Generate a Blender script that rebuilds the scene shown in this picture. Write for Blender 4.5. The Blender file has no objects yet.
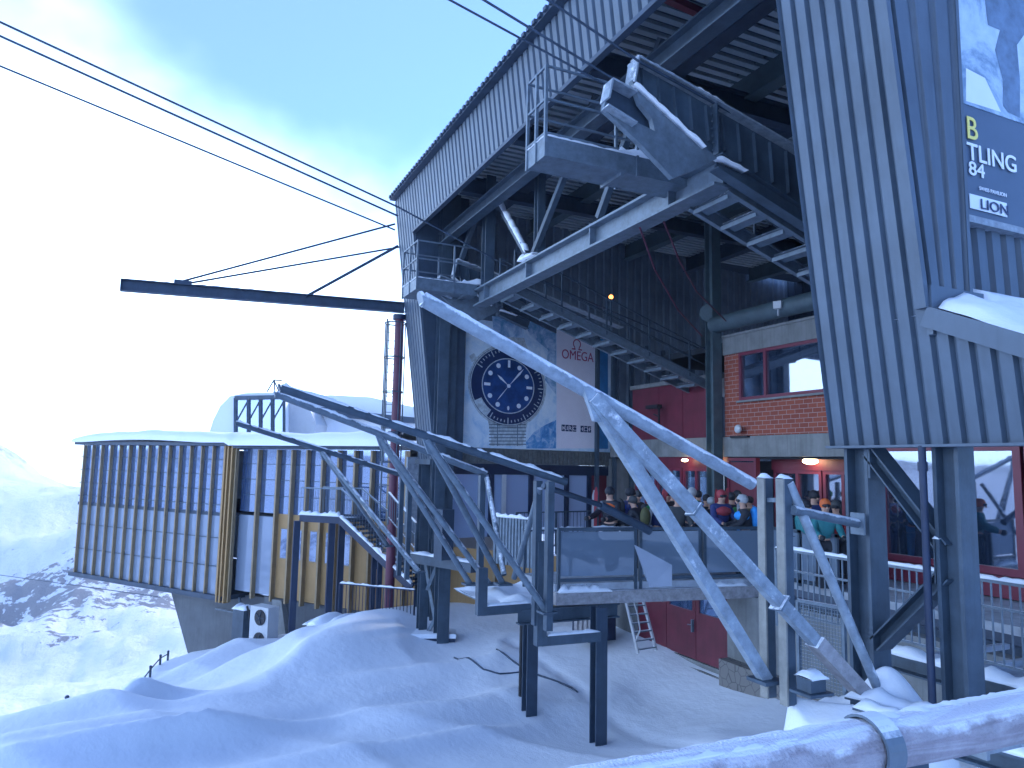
import bpy, bmesh, math, random
import numpy as np
from mathutils import Vector, Matrix, noise
random.seed(7)
C = bpy.context.scene.collection
S = bpy.context.scene
rad = math.radians

# ------------------------------------------------------------------ camera
# world: X runs into the station hall, Y along its open front, Z up; the camera's eye is the origin
F0 = 730.0; YAW = rad(24.6); PIT = rad(6.3); ROL = rad(1.15)
FH = Vector((math.sin(YAW), math.cos(YAW), 0))
FW = FH*math.cos(PIT) + Vector((0, 0, math.sin(PIT)))
R0 = FW.cross(Vector((0, 0, 1))).normalized(); U0 = R0.cross(FW)
CR = R0*math.cos(ROL) + U0*math.sin(ROL)
CU = U0*math.cos(ROL) - R0*math.sin(ROL)
cam = bpy.data.objects.new('camera', bpy.data.cameras.new('camera')); C.objects.link(cam)
cam.matrix_world = Matrix(((CR.x, CU.x, -FW.x, 0), (CR.y, CU.y, -FW.y, 0), (CR.z, CU.z, -FW.z, 0), (0, 0, 0, 1)))
cam.data.sensor_width = 36; cam.data.lens = F0/1024*36
cam.data.clip_start = 0.05; cam.data.clip_end = 20000
S.camera = cam

# ------------------------------------------------------------------ sky and sun
SUN_EL, SUN_ROT = rad(24), rad(62)
w = bpy.data.worlds.new('World'); S.world = w; w.use_nodes = True
nt = w.node_tree; nt.nodes.clear()
N = nt.nodes.new; L = nt.links.new
out = N('ShaderNodeOutputWorld'); bg = N('ShaderNodeBackground'); bg.inputs[1].default_value = 0.12
sky = N('ShaderNodeTexSky'); sky.sky_type = 'NISHITA'; sky.sun_disc = False
sky.sun_elevation = SUN_EL; sky.sun_rotation = SUN_ROT; sky.altitude = 2900; sky.air_density = 1.0; sky.dust_density = 0.6
tc = N('ShaderNodeTexCoord')
sep = N('ShaderNodeSeparateXYZ'); L(tc.outputs['Generated'], sep.inputs[0])
# cloud bank: dense near the horizon, torn at its upper edge
mp = N('ShaderNodeMapping'); mp.inputs['Scale'].default_value = (1, 1, 1.6); L(tc.outputs['Generated'], mp.inputs[0])
n1 = N('ShaderNodeTexNoise'); n1.inputs['Scale'].default_value = 1.7; n1.inputs['Detail'].default_value = 5; n1.inputs['Roughness'].default_value = 0.52; n1.inputs['Distortion'].default_value = 0.1
L(mp.outputs[0], n1.inputs['Vector'])
dotv = N('ShaderNodeVectorMath'); dotv.operation = 'DOT_PRODUCT'; L(tc.outputs['Generated'], dotv.inputs[0])
dotv.inputs[1].default_value = (-0.50, 0.25, -1.75)     # thicker to the west and low down
m1 = N('ShaderNodeMath'); m1.operation = 'MULTIPLY_ADD'; L(n1.outputs[0], m1.inputs[0]); m1.inputs[1].default_value = 1.25; L(dotv.outputs['Value'], m1.inputs[2])
cr = N('ShaderNodeMapRange'); cr.interpolation_type = 'SMOOTHSTEP'; L(m1.outputs[0], cr.inputs[0])
cr.inputs[1].default_value = 0.09; cr.inputs[2].default_value = 0.72; cr.inputs[3].default_value = 0.10; cr.inputs[4].default_value = 1.0
mix = N('ShaderNodeMix'); mix.data_type = 'RGBA'; L(cr.outputs[0], mix.inputs[0])
tint = N('ShaderNodeMix'); tint.data_type = 'RGBA'; tint.blend_type = 'MULTIPLY'; tint.inputs[0].default_value = 1
L(sky.outputs[0], tint.inputs[6]); tint.inputs[7].default_value = (0.20, 0.44, 0.86, 1)
L(tint.outputs[2], mix.inputs[6]); mix.inputs[7].default_value = (5.6, 7.6, 10.8, 1)
L(mix.outputs[2], bg.inputs[0]); L(bg.outputs[0], out.inputs[0])
sun = bpy.data.objects.new('sun', bpy.data.lights.new('sun', 'SUN')); C.objects.link(sun)
sun.data.energy = 0.9; sun.data.angle = rad(11); sun.data.color = (1, 0.975, 0.94)
_sd = Vector((math.sin(SUN_ROT)*math.cos(SUN_EL), math.cos(SUN_ROT)*math.cos(SUN_EL), math.sin(SUN_EL)))
sun.rotation_euler = _sd.to_track_quat('Z', 'Y').to_euler()
S.view_settings.view_transform = 'Standard'; S.view_settings.look = 'None'
S.view_settings.exposure = 2.05; S.view_settings.gamma = 1.0; S.view_settings.use_curve_mapping = False
S.render.engine = 'CYCLES'; S.cycles.max_bounces = 8; S.cycles.transparent_max_bounces = 12

# ------------------------------------------------------------------ measuring helpers (photo point + a known plane -> a place in the world)
def ray(px, py): return FW + CR*((px-512)/F0) - CU*((py-384)/F0)
def onX(px, py, X): d = ray(px, py); return d*(X/d.x)
def onY(px, py, Y): d = ray(px, py); return d*(Y/d.y)
def onZ(px, py, Z): d = ray(px, py); return d*(Z/d.z)
def at(px, py, F): d = ray(px, py); return d*(F/d.dot(FH))
def onP(px, py, p, n): d = ray(px, py); return d*(Vector(p).dot(n)/d.dot(n))

# ------------------------------------------------------------------ materials
MATS = {}
def mat(name, col, rough=0.6, metal=0.0, var=0.15, scale=3.0, bump=0.0, bscale=40.0, snow=0.0, spec=0.5, emit=0, stain=0.0):
    if name in MATS: return MATS[name]
    m = bpy.data.materials.new(name); m.use_nodes = True; t = m.node_tree; b = t.nodes['Principled BSDF']
    b.inputs['Roughness'].default_value = rough; b.inputs['Metallic'].default_value = metal
    b.inputs['Specular IOR Level'].default_value = spec
    co = t.nodes.new('ShaderNodeTexCoord')
    geo = t.nodes.new('ShaderNodeNewGeometry')
    n = t.nodes.new('ShaderNodeTexNoise'); n.inputs['Scale'].default_value = scale; n.inputs['Detail'].default_value = 7; n.inputs['Roughness'].default_value = 0.62
    t.links.new(geo.outputs['Position'], n.inputs['Vector'])
    r = t.nodes.new('ShaderNodeValToRGB')
    r.color_ramp.elements[0].position = 0.3; r.color_ramp.elements[1].position = 0.72
    r.color_ramp.elements[0].color = tuple(c*(1-var) for c in col)+(1,)
    r.color_ramp.elements[1].color = tuple(min(1, c*(1+var)) for c in col)+(1,)
    t.links.new(n.outputs[0], r.inputs[0]); last = r.outputs[0]
    if stain:
        mpp = t.nodes.new('ShaderNodeMapping'); mpp.inputs['Scale'].default_value = (7, 7, 0.5); t.links.new(geo.outputs['Position'], mpp.inputs[0])
        n3 = t.nodes.new('ShaderNodeTexNoise'); n3.inputs['Scale'].default_value = 1.6; n3.inputs['Detail'].default_value = 6; t.links.new(mpp.outputs[0], n3.inputs['Vector'])
        mr = t.nodes.new('ShaderNodeMapRange'); mr.inputs[1].default_value = 0.5; mr.inputs[2].default_value = 0.75; mr.inputs[4].default_value = stain; t.links.new(n3.outputs[0], mr.inputs[0])
        mx = t.nodes.new('ShaderNodeMix'); mx.data_type = 'RGBA'; t.links.new(mr.outputs[0], mx.inputs[0]); t.links.new(last, mx.inputs[6])
        mx.inputs[7].default_value = tuple(c*0.5 for c in col)+(1,); last = mx.outputs[2]
    if snow:      # windblown snow caught on upward and weather faces, in patches
        sp = t.nodes.new('ShaderNodeSeparateXYZ'); t.links.new(geo.outputs['Normal'], sp.inputs[0])
        n2 = t.nodes.new('ShaderNodeTexNoise'); n2.inputs['Scale'].default_value = 4.5; n2.inputs['Detail'].default_value = 8; n2.inputs['Roughness'].default_value = 0.7
        t.links.new(geo.outputs['Position'], n2.inputs['Vector'])
        a = t.nodes.new('ShaderNodeMath'); a.operation = 'MULTIPLY_ADD'; t.links.new(sp.outputs[2], a.inputs[0]); a.inputs[1].default_value = 0.55; t.links.new(n2.outputs[0], a.inputs[2])
        q = t.nodes.new('ShaderNodeMapRange'); t.links.new(a.outputs[0], q.inputs[0]); q.inputs[1].default_value = 0.92-0.28*snow; q.inputs[2].default_value = 1.06-0.28*snow
        mx = t.nodes.new('ShaderNodeMix'); mx.data_type = 'RGBA'; t.links.new(q.outputs[0], mx.inputs[0]); t.links.new(last, mx.inputs[6]); mx.inputs[7].default_value = (0.78, 0.81, 0.86, 1); last = mx.outputs[2]
    t.links.new(last, b.inputs['Base Color'])
    if emit:
        b.inputs['Emission Color'].default_value = tuple(col)+(1,); b.inputs['Emission Strength'].default_value = emit
    if bump:
        nb = t.nodes.new('ShaderNodeTexNoise'); nb.inputs['Scale'].default_value = bscale; nb.inputs['Detail'].default_value = 6
        t.links.new(geo.outputs['Position'], nb.inputs['Vector'])
        bp = t.nodes.new('ShaderNodeBump'); bp.inputs['Strength'].default_value = bump; bp.inputs['Distance'].default_value = 0.02
        t.links.new(nb.outputs[0], bp.inputs['Height']); t.links.new(bp.outputs[0], b.inputs['Normal'])
    MATS[name] = m; return m

M_STEEL = mat('blue_grey_steel', (0.050, 0.078, 0.110), 0.5, 0.1, 0.3, 2.5, 0.15, 30, stain=0.35)
M_STEELD = mat('dark_steel', (0.038, 0.062, 0.098), 0.55, 0.2, 0.25, 2.5, stain=0.3)
M_NAVY = mat('navy_steel', (0.012, 0.025, 0.06), 0.5, 0.1, 0.2)
M_GALV = mat('galvanised_steel', (0.125, 0.165, 0.205), 0.5, 0.2, 0.26, 6, 0.1, 40, snow=0.75)
M_FROST = mat('frosted_steel', (0.25, 0.30, 0.35), 0.6, 0.05, 0.32, 7, 0.4, 60, snow=1.1)
M_CLAD = mat('grey_metal_cladding', (0.072, 0.103, 0.142), 0.5, 0.1, 0.16, 1.3, 0.05, 20, stain=0.3)
M_CLADD = mat('lifted_hall_cladding', (0.17, 0.22, 0.28), 0.6, 0.05, 0.25, 1.3, stain=0.3)  # paler than the outer cladding, so the dim hall is brightened by colour
M_GREEN = mat('green_grey_steel', (0.075, 0.115, 0.135), 0.5, 0.1, 0.2)
M_ROOF = mat('roof_deck', (0.42, 0.48, 0.52), 0.6, 0.1, 0.1)
M_RED = mat('dark_red_paint', (0.14, 0.018, 0.035), 0.5, 0, 0.22, 2, 0.05, 30, stain=0.35)
M_REDF = mat('red_frame_paint', (0.16, 0.022, 0.045), 0.45, 0, 0.12)
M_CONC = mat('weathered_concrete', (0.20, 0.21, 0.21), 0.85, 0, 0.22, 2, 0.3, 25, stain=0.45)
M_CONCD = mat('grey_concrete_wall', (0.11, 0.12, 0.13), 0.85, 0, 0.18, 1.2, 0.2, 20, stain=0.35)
M_OCHRE = mat('ochre_panel', (0.36, 0.215, 0.085), 0.6, 0, 0.1, 1.5, stain=0.2)
M_OCHRED = mat('olive_bronze_fin', (0.27, 0.195, 0.11), 0.5, 0.1, 0.18, 3)
M_PALE = mat('pale_panel', (0.22, 0.26, 0.33), 0.5, 0, 0.12, 1)
M_WOOD = mat('frosted_grey_wood', (0.30, 0.29, 0.30), 0.8, 0, 0.3, 9, 0.4, 50, snow=0.7)
M_POSTW = mat('bare_grey_post', (0.25, 0.245, 0.22), 0.75, 0, 0.2, 6, 0.2, 40)
M_BLACK = mat('black_rubber', (0.012, 0.014, 0.02), 0.6, 0, 0.2)
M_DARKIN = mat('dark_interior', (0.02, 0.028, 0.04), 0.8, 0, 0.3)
M_FLOOR = mat('trodden_snow_deck', (0.35, 0.38, 0.42), 0.8, 0, 0.35, 3)
M_WHITE = mat('white_enamel', (0.5, 0.52, 0.54), 0.45, 0, 0.05, 3, stain=0.15)
M_MAST = mat('wine_red_mast', (0.10, 0.018, 0.045), 0.5, 0, 0.2, 4)
M_LAMP = mat('lit_lamp_glass', (1.0, 0.72, 0.42), 0.3, 0, 0, emit=5)
M_ORANGE = mat('orange_lamp', (1.0, 0.25, 0.05), 0.4, 0, 0, emit=2)

def snow_mat():
    m = bpy.data.materials.new('snow'); m.use_nodes = True; t = m.node_tree; b = t.nodes['Principled BSDF']
    geo = t.nodes.new('ShaderNodeNewGeometry')
    b.inputs['Base Color'].default_value = (0.80, 0.835, 0.88, 1); b.inputs['Roughness'].default_value = 0.65
    b.inputs['Specular IOR Level'].default_value = 0.25
    h = None
    for sc, st in ((0.9, 0.5), (4.0, 0.24), (24.0, 0.035), (90.0, 0.02)):
        n = t.nodes.new('ShaderNodeTexNoise'); n.inputs['Scale'].default_value = sc; n.inputs['Detail'].default_value = 8; n.inputs['Roughness'].default_value = 0.55
        mp = t.nodes.new('ShaderNodeMapping'); mp.inputs['Scale'].default_value = (1, 0.6, 1); mp.inputs['Rotation'].default_value = (0, 0, rad(25))
        t.links.new(geo.outputs['Position'], mp.inputs[0]); t.links.new(mp.outputs[0], n.inputs['Vector'])
        mm = t.nodes.new('ShaderNodeMath'); mm.operation = 'MULTIPLY_ADD'; t.links.new(n.outputs[0], mm.inputs[0]); mm.inputs[1].default_value = st
        if h is None: mm.inputs[2].default_value = 0
        else: t.links.new(h, mm.inputs[2])
        h = mm.outputs[0]
    bp = t.nodes.new('ShaderNodeBump'); bp.inputs['Strength'].default_value = 0.55; bp.inputs['Distance'].default_value = 0.14
    t.links.new(h, bp.inputs['Height']); t.links.new(bp.outputs[0], b.inputs['Normal'])
    return m
M_SNOW = snow_mat()

def mountain_mat():
    m = bpy.data.materials.new('snowy_rock'); m.use_nodes = True; t = m.node_tree; b = t.nodes['Principled BSDF']
    b.inputs['Roughness'].default_value = 0.8; b.inputs['Specular IOR Level'].default_value = 0.1
    at_ = t.nodes.new('ShaderNodeAttribute'); at_.attribute_name = 'rock'
    geo = t.nodes.new('ShaderNodeNewGeometry')
    n = t.nodes.new('ShaderNodeTexNoise'); n.inputs['Scale'].default_value = 0.26; n.inputs['Detail'].default_value = 14; n.inputs['Roughness'].default_value = 0.66
    t.links.new(geo.outputs['Position'], n.inputs['Vector'])
    a = t.nodes.new('ShaderNodeMath'); a.operation = 'MULTIPLY_ADD'; t.links.new(at_.outputs['Fac'], a.inputs[0]); a.inputs[1].default_value = 0.35
    a2x = t.nodes.new('ShaderNodeMath'); a2x.operation = 'MULTIPLY'; a2x.inputs[1].default_value = 1.7; t.links.new(n.outputs[0], a2x.inputs[0]); t.links.new(a2x.outputs[0], a.inputs[2])
    r = t.nodes.new('ShaderNodeMapRange'); t.links.new(a.outputs[0], r.inputs[0]); r.inputs[1].default_value = 1.10; r.inputs[2].default_value = 1.15; r.inputs[4].default_value = 0.9
    mx = t.nodes.new('ShaderNodeMix'); mx.data_type = 'RGBA'; t.links.new(r.outputs[0], mx.inputs[0])
    mx.inputs[6].default_value = (0.82, 0.84, 0.87, 1); mx.inputs[7].default_value = (0.19, 0.19, 0.21, 1)
    t.links.new(mx.outputs[2], b.inputs['Base Color'])
    bp = t.nodes.new('ShaderNodeBump'); bp.inputs['Strength'].default_value = 0.6; bp.inputs['Distance'].default_value = 2.5
    t.links.new(n.outputs[0], bp.inputs['Height']); t.links.new(bp.outputs[0], b.inputs['Normal'])
    return m
M_MOUNT = mountain_mat()

def glass_mat(name, tintc, refl=0.55, trans=0.35, dark=(0.03, 0.05, 0.09)):
    m = bpy.data.materials.new(name); m.use_nodes = True; t = m.node_tree; t.nodes.clear()
    o = t.nodes.new('ShaderNodeOutputMaterial'); g = t.nodes.new('ShaderNodeBsdfGlossy'); g.inputs['Roughness'].default_value = 0.03; g.inputs[0].default_value = tintc+(1,)
    tr = t.nodes.new('ShaderNodeBsdfTransparent'); tr.inputs[0].default_value = (0.75, 0.85, 0.95, 1)
    d = t.nodes.new('ShaderNodeBsdfDiffuse'); d.inputs[0].default_value = dark+(1,)
    a = t.nodes.new('ShaderNodeMixShader'); a.inputs[0].default_value = trans; t.links.new(d.outputs[0], a.inputs[1]); t.links.new(tr.outputs[0], a.inputs[2])
    geo = t.nodes.new('ShaderNodeNewGeometry'); n = t.nodes.new('ShaderNodeTexNoise'); n.inputs['Scale'].default_value = 0.7; t.links.new(geo.outputs['Position'], n.inputs['Vector'])
    bp = t.nodes.new('ShaderNodeBump'); bp.inputs['Strength'].default_value = 0.04; bp.inputs['Distance'].default_value = 0.03; t.links.new(n.outputs[0], bp.inputs['Height']); t.links.new(bp.outputs[0], g.inputs['Normal'])
    f = t.nodes.new('ShaderNodeLayerWeight'); f.inputs[0].default_value = 0.35
    mr = t.nodes.new('ShaderNodeMapRange'); t.links.new(f.outputs['Fresnel'], mr.inputs[0]); mr.inputs[3].default_value = refl*0.6; mr.inputs[4].default_value = min(1, refl*1.3)
    c = t.nodes.new('ShaderNodeMixShader'); t.links.new(mr.outputs[0], c.inputs[0]); t.links.new(a.outputs[0], c.inputs[1]); t.links.new(g.outputs[0], c.inputs[2])
    t.links.new(c.outputs[0], o.inputs[0]); return m
M_GLASS = glass_mat('window_glass', (0.8, 0.88, 1.0), 0.55, 0.55)
M_GLASSB = glass_mat('blue_glazing', (0.62, 0.75, 0.98), 0.62, 0.30, (0.10, 0.17, 0.32))
M_GLASSP = glass_mat('frosted_guard_glass', (0.6, 0.7, 0.8), 0.12, 0.12, (0.17, 0.22, 0.28))

M_GLASSC = glass_mat('sky_toned_glass', (0.7, 0.8, 0.95), 0.25, 0.1, (0.42, 0.52, 0.72))  # pale blue body colour stands in for sky reflected in the panes
M_SPAN = glass_mat('milky_spandrel_glass', (0.7, 0.78, 0.9), 0.25, 0.05, (0.24, 0.29, 0.37))
def brick_mat():
    m = bpy.data.materials.new('orange_red_brick'); m.use_nodes = True; t = m.node_tree; b = t.nodes['Principled BSDF']; b.inputs['Roughness'].default_value = 0.85
    geo = t.nodes.new('ShaderNodeNewGeometry'); sp = t.nodes.new('ShaderNodeSeparateXYZ'); t.links.new(geo.outputs['Position'], sp.inputs[0])
    cb = t.nodes.new('ShaderNodeCombineXYZ'); t.links.new(sp.outputs[1], cb.inputs[0]); t.links.new(sp.outputs[2], cb.inputs[1])
    br = t.nodes.new('ShaderNodeTexBrick'); t.links.new(cb.outputs[0], br.inputs['Vector']); br.inputs['Scale'].default_value = 1
    br.inputs['Brick Width'].default_value = 0.30; br.inputs['Row Height'].default_value = 0.125; br.inputs['Mortar Size'].default_value = 0.008; br.inputs['Mortar Smooth'].default_value = 0.2
    br.inputs['Color1'].default_value = (0.31, 0.075, 0.042, 1); br.inputs['Color2'].default_value = (0.24, 0.055, 0.035, 1); br.inputs['Mortar'].default_value = (0.36, 0.26, 0.24, 1)
    n = t.nodes.new('ShaderNodeTexNoise'); n.inputs['Scale'].default_value = 5; t.links.new(geo.outputs['Position'], n.inputs['Vector'])
    mx = t.nodes.new('ShaderNodeMix'); mx.data_type = 'RGBA'; mx.blend_type = 'MULTIPLY'; mx.inputs[0].default_value = 0.45; t.links.new(br.outputs[0], mx.inputs[6]); t.links.new(n.outputs[1], mx.inputs[7])
    t.links.new(br.outputs[0], b.inputs['Base Color'])
    bp = t.nodes.new('ShaderNodeBump'); bp.inputs['Strength'].default_value = 0.5; bp.inputs['Distance'].default_value = 0.01; bp.invert = True
    t.links.new(br.outputs['Fac'], bp.inputs['Height']); t.links.new(bp.outputs[0], b.inputs['Normal']); return m
M_BRICK = brick_mat()
def stone_mat():
    m = bpy.data.materials.new('rubble_stone'); m.use_nodes = True; t = m.node_tree; b = t.nodes['Principled BSDF']; b.inputs['Roughness'].default_value = 0.9
    geo = t.nodes.new('ShaderNodeNewGeometry'); v = t.nodes.new('ShaderNodeTexVoronoi'); v.feature = 'DISTANCE_TO_EDGE'; v.inputs['Scale'].default_value = 4.5; t.links.new(geo.outputs['Position'], v.inputs['Vector'])
    r = t.nodes.new('ShaderNodeValToRGB'); r.color_ramp.elements[0].position = 0.01; r.color_ramp.elements[1].position = 0.05
    r.color_ramp.elements[0].color = (0.09, 0.09, 0.09, 1); r.color_ramp.elements[1].color = (0.20, 0.19, 0.18, 1); t.links.new(v.outputs[0], r.inputs[0]); t.links.new(r.outputs[0], b.inputs['Base Color']); return m
M_STONE = stone_mat()
def print_mat(name, c1, c2, scale, c3=None):
    m = bpy.data.materials.new(name); m.use_nodes = True; t = m.node_tree; b = t.nodes['Principled BSDF']; b.inputs['Roughness'].default_value = 0.55
    geo = t.nodes.new('ShaderNodeNewGeometry'); n = t.nodes.new('ShaderNodeTexNoise'); n.inputs['Scale'].default_value = scale; n.inputs['Detail'].default_value = 9; n.inputs['Roughness'].default_value = 0.7; n.inputs['Distortion'].default_value = 0.6
    t.links.new(geo.outputs['Position'], n.inputs['Vector'])
    r = t.nodes.new('ShaderNodeValToRGB'); r.color_ramp.elements[0].position = 0.38; r.color_ramp.elements[1].position = 0.62
    r.color_ramp.elements[0].color = c1+(1,); r.color_ramp.elements[1].color = c2+(1,)
    if c3: e = r.color_ramp.elements.new(0.5); e.color = c3+(1,)
    t.links.new(n.outputs[0], r.inputs[0]); t.links.new(r.outputs[0], b.inputs['Base Color']); return m

# ------------------------------------------------------------------ mesh helpers
class MB:
    def __init__(s): s.v = []; s.f = []; s.sm = []
    def add(s, vs, fs, smooth=False):
        o = len(s.v); s.v += [Vector(p) for p in vs]; s.f += [tuple(i+o for i in f) for f in fs]; s.sm += [smooth]*len(fs); return s
    def hexa(s, a):   # 8 points: bottom 0-3, top 4-7
        return s.add(a, [(3, 2, 1, 0), (4, 5, 6, 7), (0, 1, 5, 4), (1, 2, 6, 5), (2, 3, 7, 6), (3, 0, 4, 7)])
    def box(s, c, d, rz=0):
        c = Vector(c); R = Matrix.Rotation(rz, 3, 'Z'); hx, hy, hz = d[0]/2, d[1]/2, d[2]/2
        return s.hexa([c+R@Vector((x*hx, y*hy, z*hz)) for z in (-1, 1) for x, y in ((-1, -1), (1, -1), (1, 1), (-1, 1))])
    def bx(s, x0, x1, y0, y1, z0, z1): return s.box(((x0+x1)/2, (y0+y1)/2, (z0+z1)/2), (abs(x1-x0), abs(y1-y0), abs(z1-z0)))
    def frame(s, p, q, up=(0, 0, 1)):
        p = Vector(p); q = Vector(q); d = (q-p).normalized(); up = Vector(up)
        if abs(d.dot(up)) > 0.98: up = Vector((0, 1, 0)) if abs(d.y) < 0.9 else Vector((1, 0, 0))
        a = d.cross(up).normalized(); b = a.cross(d).normalized(); return p, q, a, b
    def bar(s, p, q, w, h, up=(0, 0, 1), off=0):
        p, q, a, b = s.frame(p, q, up); p = p+b*off; q = q+b*off
        return s.hexa([e+a*x*w/2+b*y*h/2 for e, _ in ((p, 0), (q, 1)) for x, y in ((-1, -1), (1, -1), (1, 1), (-1, 1))])
    def ibeam(s, p, q, w, h, t=0.03, up=(0, 0, 1)):
        p, q, a, b = s.frame(p, q, up)
        s.bar(p, q, t*0.7, h-2*t, up)
        s.bar(p+b*(h/2-t/2), q+b*(h/2-t/2), w, t, up); s.bar(p-b*(h/2-t/2), q-b*(h/2-t/2), w, t, up); return s
    def tube(s, p, q, r, n=10, r2=None):
        p, q, a, b = s.frame(p, q); r2 = r if r2 is None else r2
        vs = [e+(a*math.cos(2*math.pi*k/n)+b*math.sin(2*math.pi*k/n))*rr for e, rr in ((p, r), (q, r2)) for k in range(n)]
        s.add(vs, [(k, (k+1) % n, n+(k+1) % n, n+k) for k in range(n)], True)
        return s.add(vs, [tuple(range(n))[::-1], tuple(range(n, 2*n))])
    def path(s, pts, r, n=6):
        for a, b in zip(pts, pts[1:]): s.tube(a, b, r, n)
        return s
    def prism(s, pts, ext):
        pts = [Vector(p) for p in pts]; ext = Vector(ext); n = len(pts)
        nn = Vector((0, 0, 0))
        for i in range(n): nn += pts[i].cross(pts[(i+1) % n])
        if nn.dot(ext) > 0: pts = pts[::-1]
        # (pts now face away from ext)
        vs = pts+[p+ext for p in pts]
        return s.add(vs, [tuple(range(n)), tuple(range(2*n-1, n-1, -1))]+[(i, n+i, n+(i+1) % n, (i+1) % n) for i in range(n)])
    def sphere(s, c, r, nu=10, nv=7, sc=(1, 1, 1)):
        c = Vector(c); vs = []; fs = []
        for j in range(nv+1):
            th = math.pi*j/nv
            for i in range(nu):
                ph = 2*math.pi*i/nu; vs.append(c+Vector((r*sc[0]*math.sin(th)*math.cos(ph), r*sc[1]*math.sin(th)*math.sin(ph), r*sc[2]*math.cos(th))))
        for j in range(nv):
            for i in range(nu): fs.append((j*nu+i, (j+1)*nu+i, (j+1)*nu+(i+1) % nu, j*nu+(i+1) % nu))
        return s.add(vs, fs, True)
    def disc(s, c, a, b, n, z=0, ang0=0, ang1=None, r0=0.0):   # flat elliptical disc or ring sector; a, b axis vectors
        c = Vector(c); full = ang1 is None; e1 = ang0+2*math.pi if full else ang1
        vs = []; fs = []
        for k in range(n+1):
            t = ang0+(e1-ang0)*k/n; d = a*math.cos(t)+b*math.sin(t); vs += [c+d*r0, c+d]
        for k in range(n): fs.append((2*k, 2*k+1, 2*k+3, 2*k+2))
        return s.add(vs, fs)
    def corr(s, b0, b1, t0, t1, nrm, pitch=0.25, depth=0.05, back=0.06, flat=0.6, top=None):
        """ribbed sheet; b0-b1 bottom edge, t0-t1 top edge, nrm outward"""
        b0, b1, t0, t1 = map(Vector, (b0, b1, t0, t1)); nrm = Vector(nrm).normalized(); Ln = (b1-b0).length
        n = max(1, round(Ln/pitch)); ts = []
        for i in range(n):
            for f, d in ((0, 1), (flat, 1), (flat+0.1, 0), (0.9, 0)): ts.append(((i+f)/n, d))
        ts.append((1, 1)); vs = []
        for t, d in ts:
            o = nrm*depth*d; bb = b0.lerp(b1, t); tt = t0.lerp(t1, t)
            if top: tt = bb.lerp(tt, top(t))
            vs += [bb+o, tt+o, bb-nrm*back, tt-nrm*back]
        m = len(ts); fs = []
        flip = (b1-b0).cross(t0-b0).dot(nrm) < 0
        for i in range(m-1):
            a = 4*i; c = a+4
            q = [(a, c, c+1, a+1), (a+2, a+3, c+3, c+2), (a, a+2, c+2, c), (a+1, c+1, c+3, a+3)]
            fs += [f[::-1] for f in q] if flip else q
        fs += [(0, 1, 3, 2), (4*m-4, 4*m-2, 4*m-1, 4*m-3)]
        return s.add(vs, fs)
    def cap(s, p, q, w, h=0.05, seed=0, sink=0.0, n=None):
        """lumpy snow lying along a member"""
        p, q, a, b = s.frame(p, q); Ln = (q-p).length; n = n or max(4, int(Ln/0.08)); vs = []; fs = []; K = 6
        for i in range(n+1):
            e = p.lerp(q, i/n); g = 0.65+0.6*noise.noise(Vector((i*0.31+seed*7.1, seed*3.3, 0)))+0.45*noise.noise(Vector((i*0.93+seed*3.7, seed*5.3, 2)))
            hh = (1.6 if h < 0.2 and h > 0.012 else 1)*h*max(0.12, g)*(0.2 if i in (0, n) else 1)
            for k in range(K+1):
                th = math.pi*k/K; vs.append(e+a*math.cos(th)*w/2*(0.85+0.3*g)+Vector((0, 0, 1))*(math.sin(th)*hh-sink))
        for i in range(n):
            for k in range(K): fs.append((i*(K+1)+k, i*(K+1)+k+1, (i+1)*(K+1)+k+1, (i+1)*(K+1)+k))
            fs.append((i*(K+1), (i+1)*(K+1), (i+1)*(K+1)+K, i*(K+1)+K))
        return s.add(vs, fs, True)
    def build(s, name, m, parent=None, label=None, cat=None, group=None, kind=None, loc=None):
        base = Vector((0, 0, 0))
        if parent is not None:
            base = Vector(parent['wl']) if 'wl' in parent else parent_loc(parent)
        elif loc is not None: base = Vector(loc)
        elif s.v:
            xs = [v.x for v in s.v]; ys = [v.y for v in s.v]; zs = [v.z for v in s.v]; base = Vector(((min(xs)+max(xs))/2, (min(ys)+max(ys))/2, min(zs)))
        me = bpy.data.meshes.new(name); me.from_pydata([v-base for v in s.v], [], s.f); me.materials.append(m)
        for p, k in zip(me.polygons, s.sm): p.use_smooth = k
        me.update(); o = bpy.data.objects.new(name, me); C.objects.link(o); LOC[o] = base
        if parent is None: o.location = base
        else: o.parent = parent
        tag(o, label, cat, group, kind); return o
LOC = {}
def parent_loc(o): return LOC[o]
def tag(o, label=None, cat=None, group=None, kind=None):
    if label: o['label'] = label
    if cat: o['category'] = cat
    if group: o['group'] = group
    if kind: o['kind'] = kind
    return o
def thing(name, loc, label, cat, group=None):
    o = bpy.data.objects.new(name, None); C.objects.link(o); o.location = loc; o.empty_display_size = 0.3; LOC[o] = Vector(loc)
    return tag(o, label, cat, group)
def copy_tree(o, loc, label, group=None, parent=None):
    c = o.copy(); C.objects.link(c)
    if parent is None: c.location = loc; LOC[c] = Vector(loc); c['label'] = label
    else: c.parent = parent
    if group: c['group'] = group
    for ch in list(o.children): copy_tree(ch, None, None, None, c)
    return c
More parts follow.
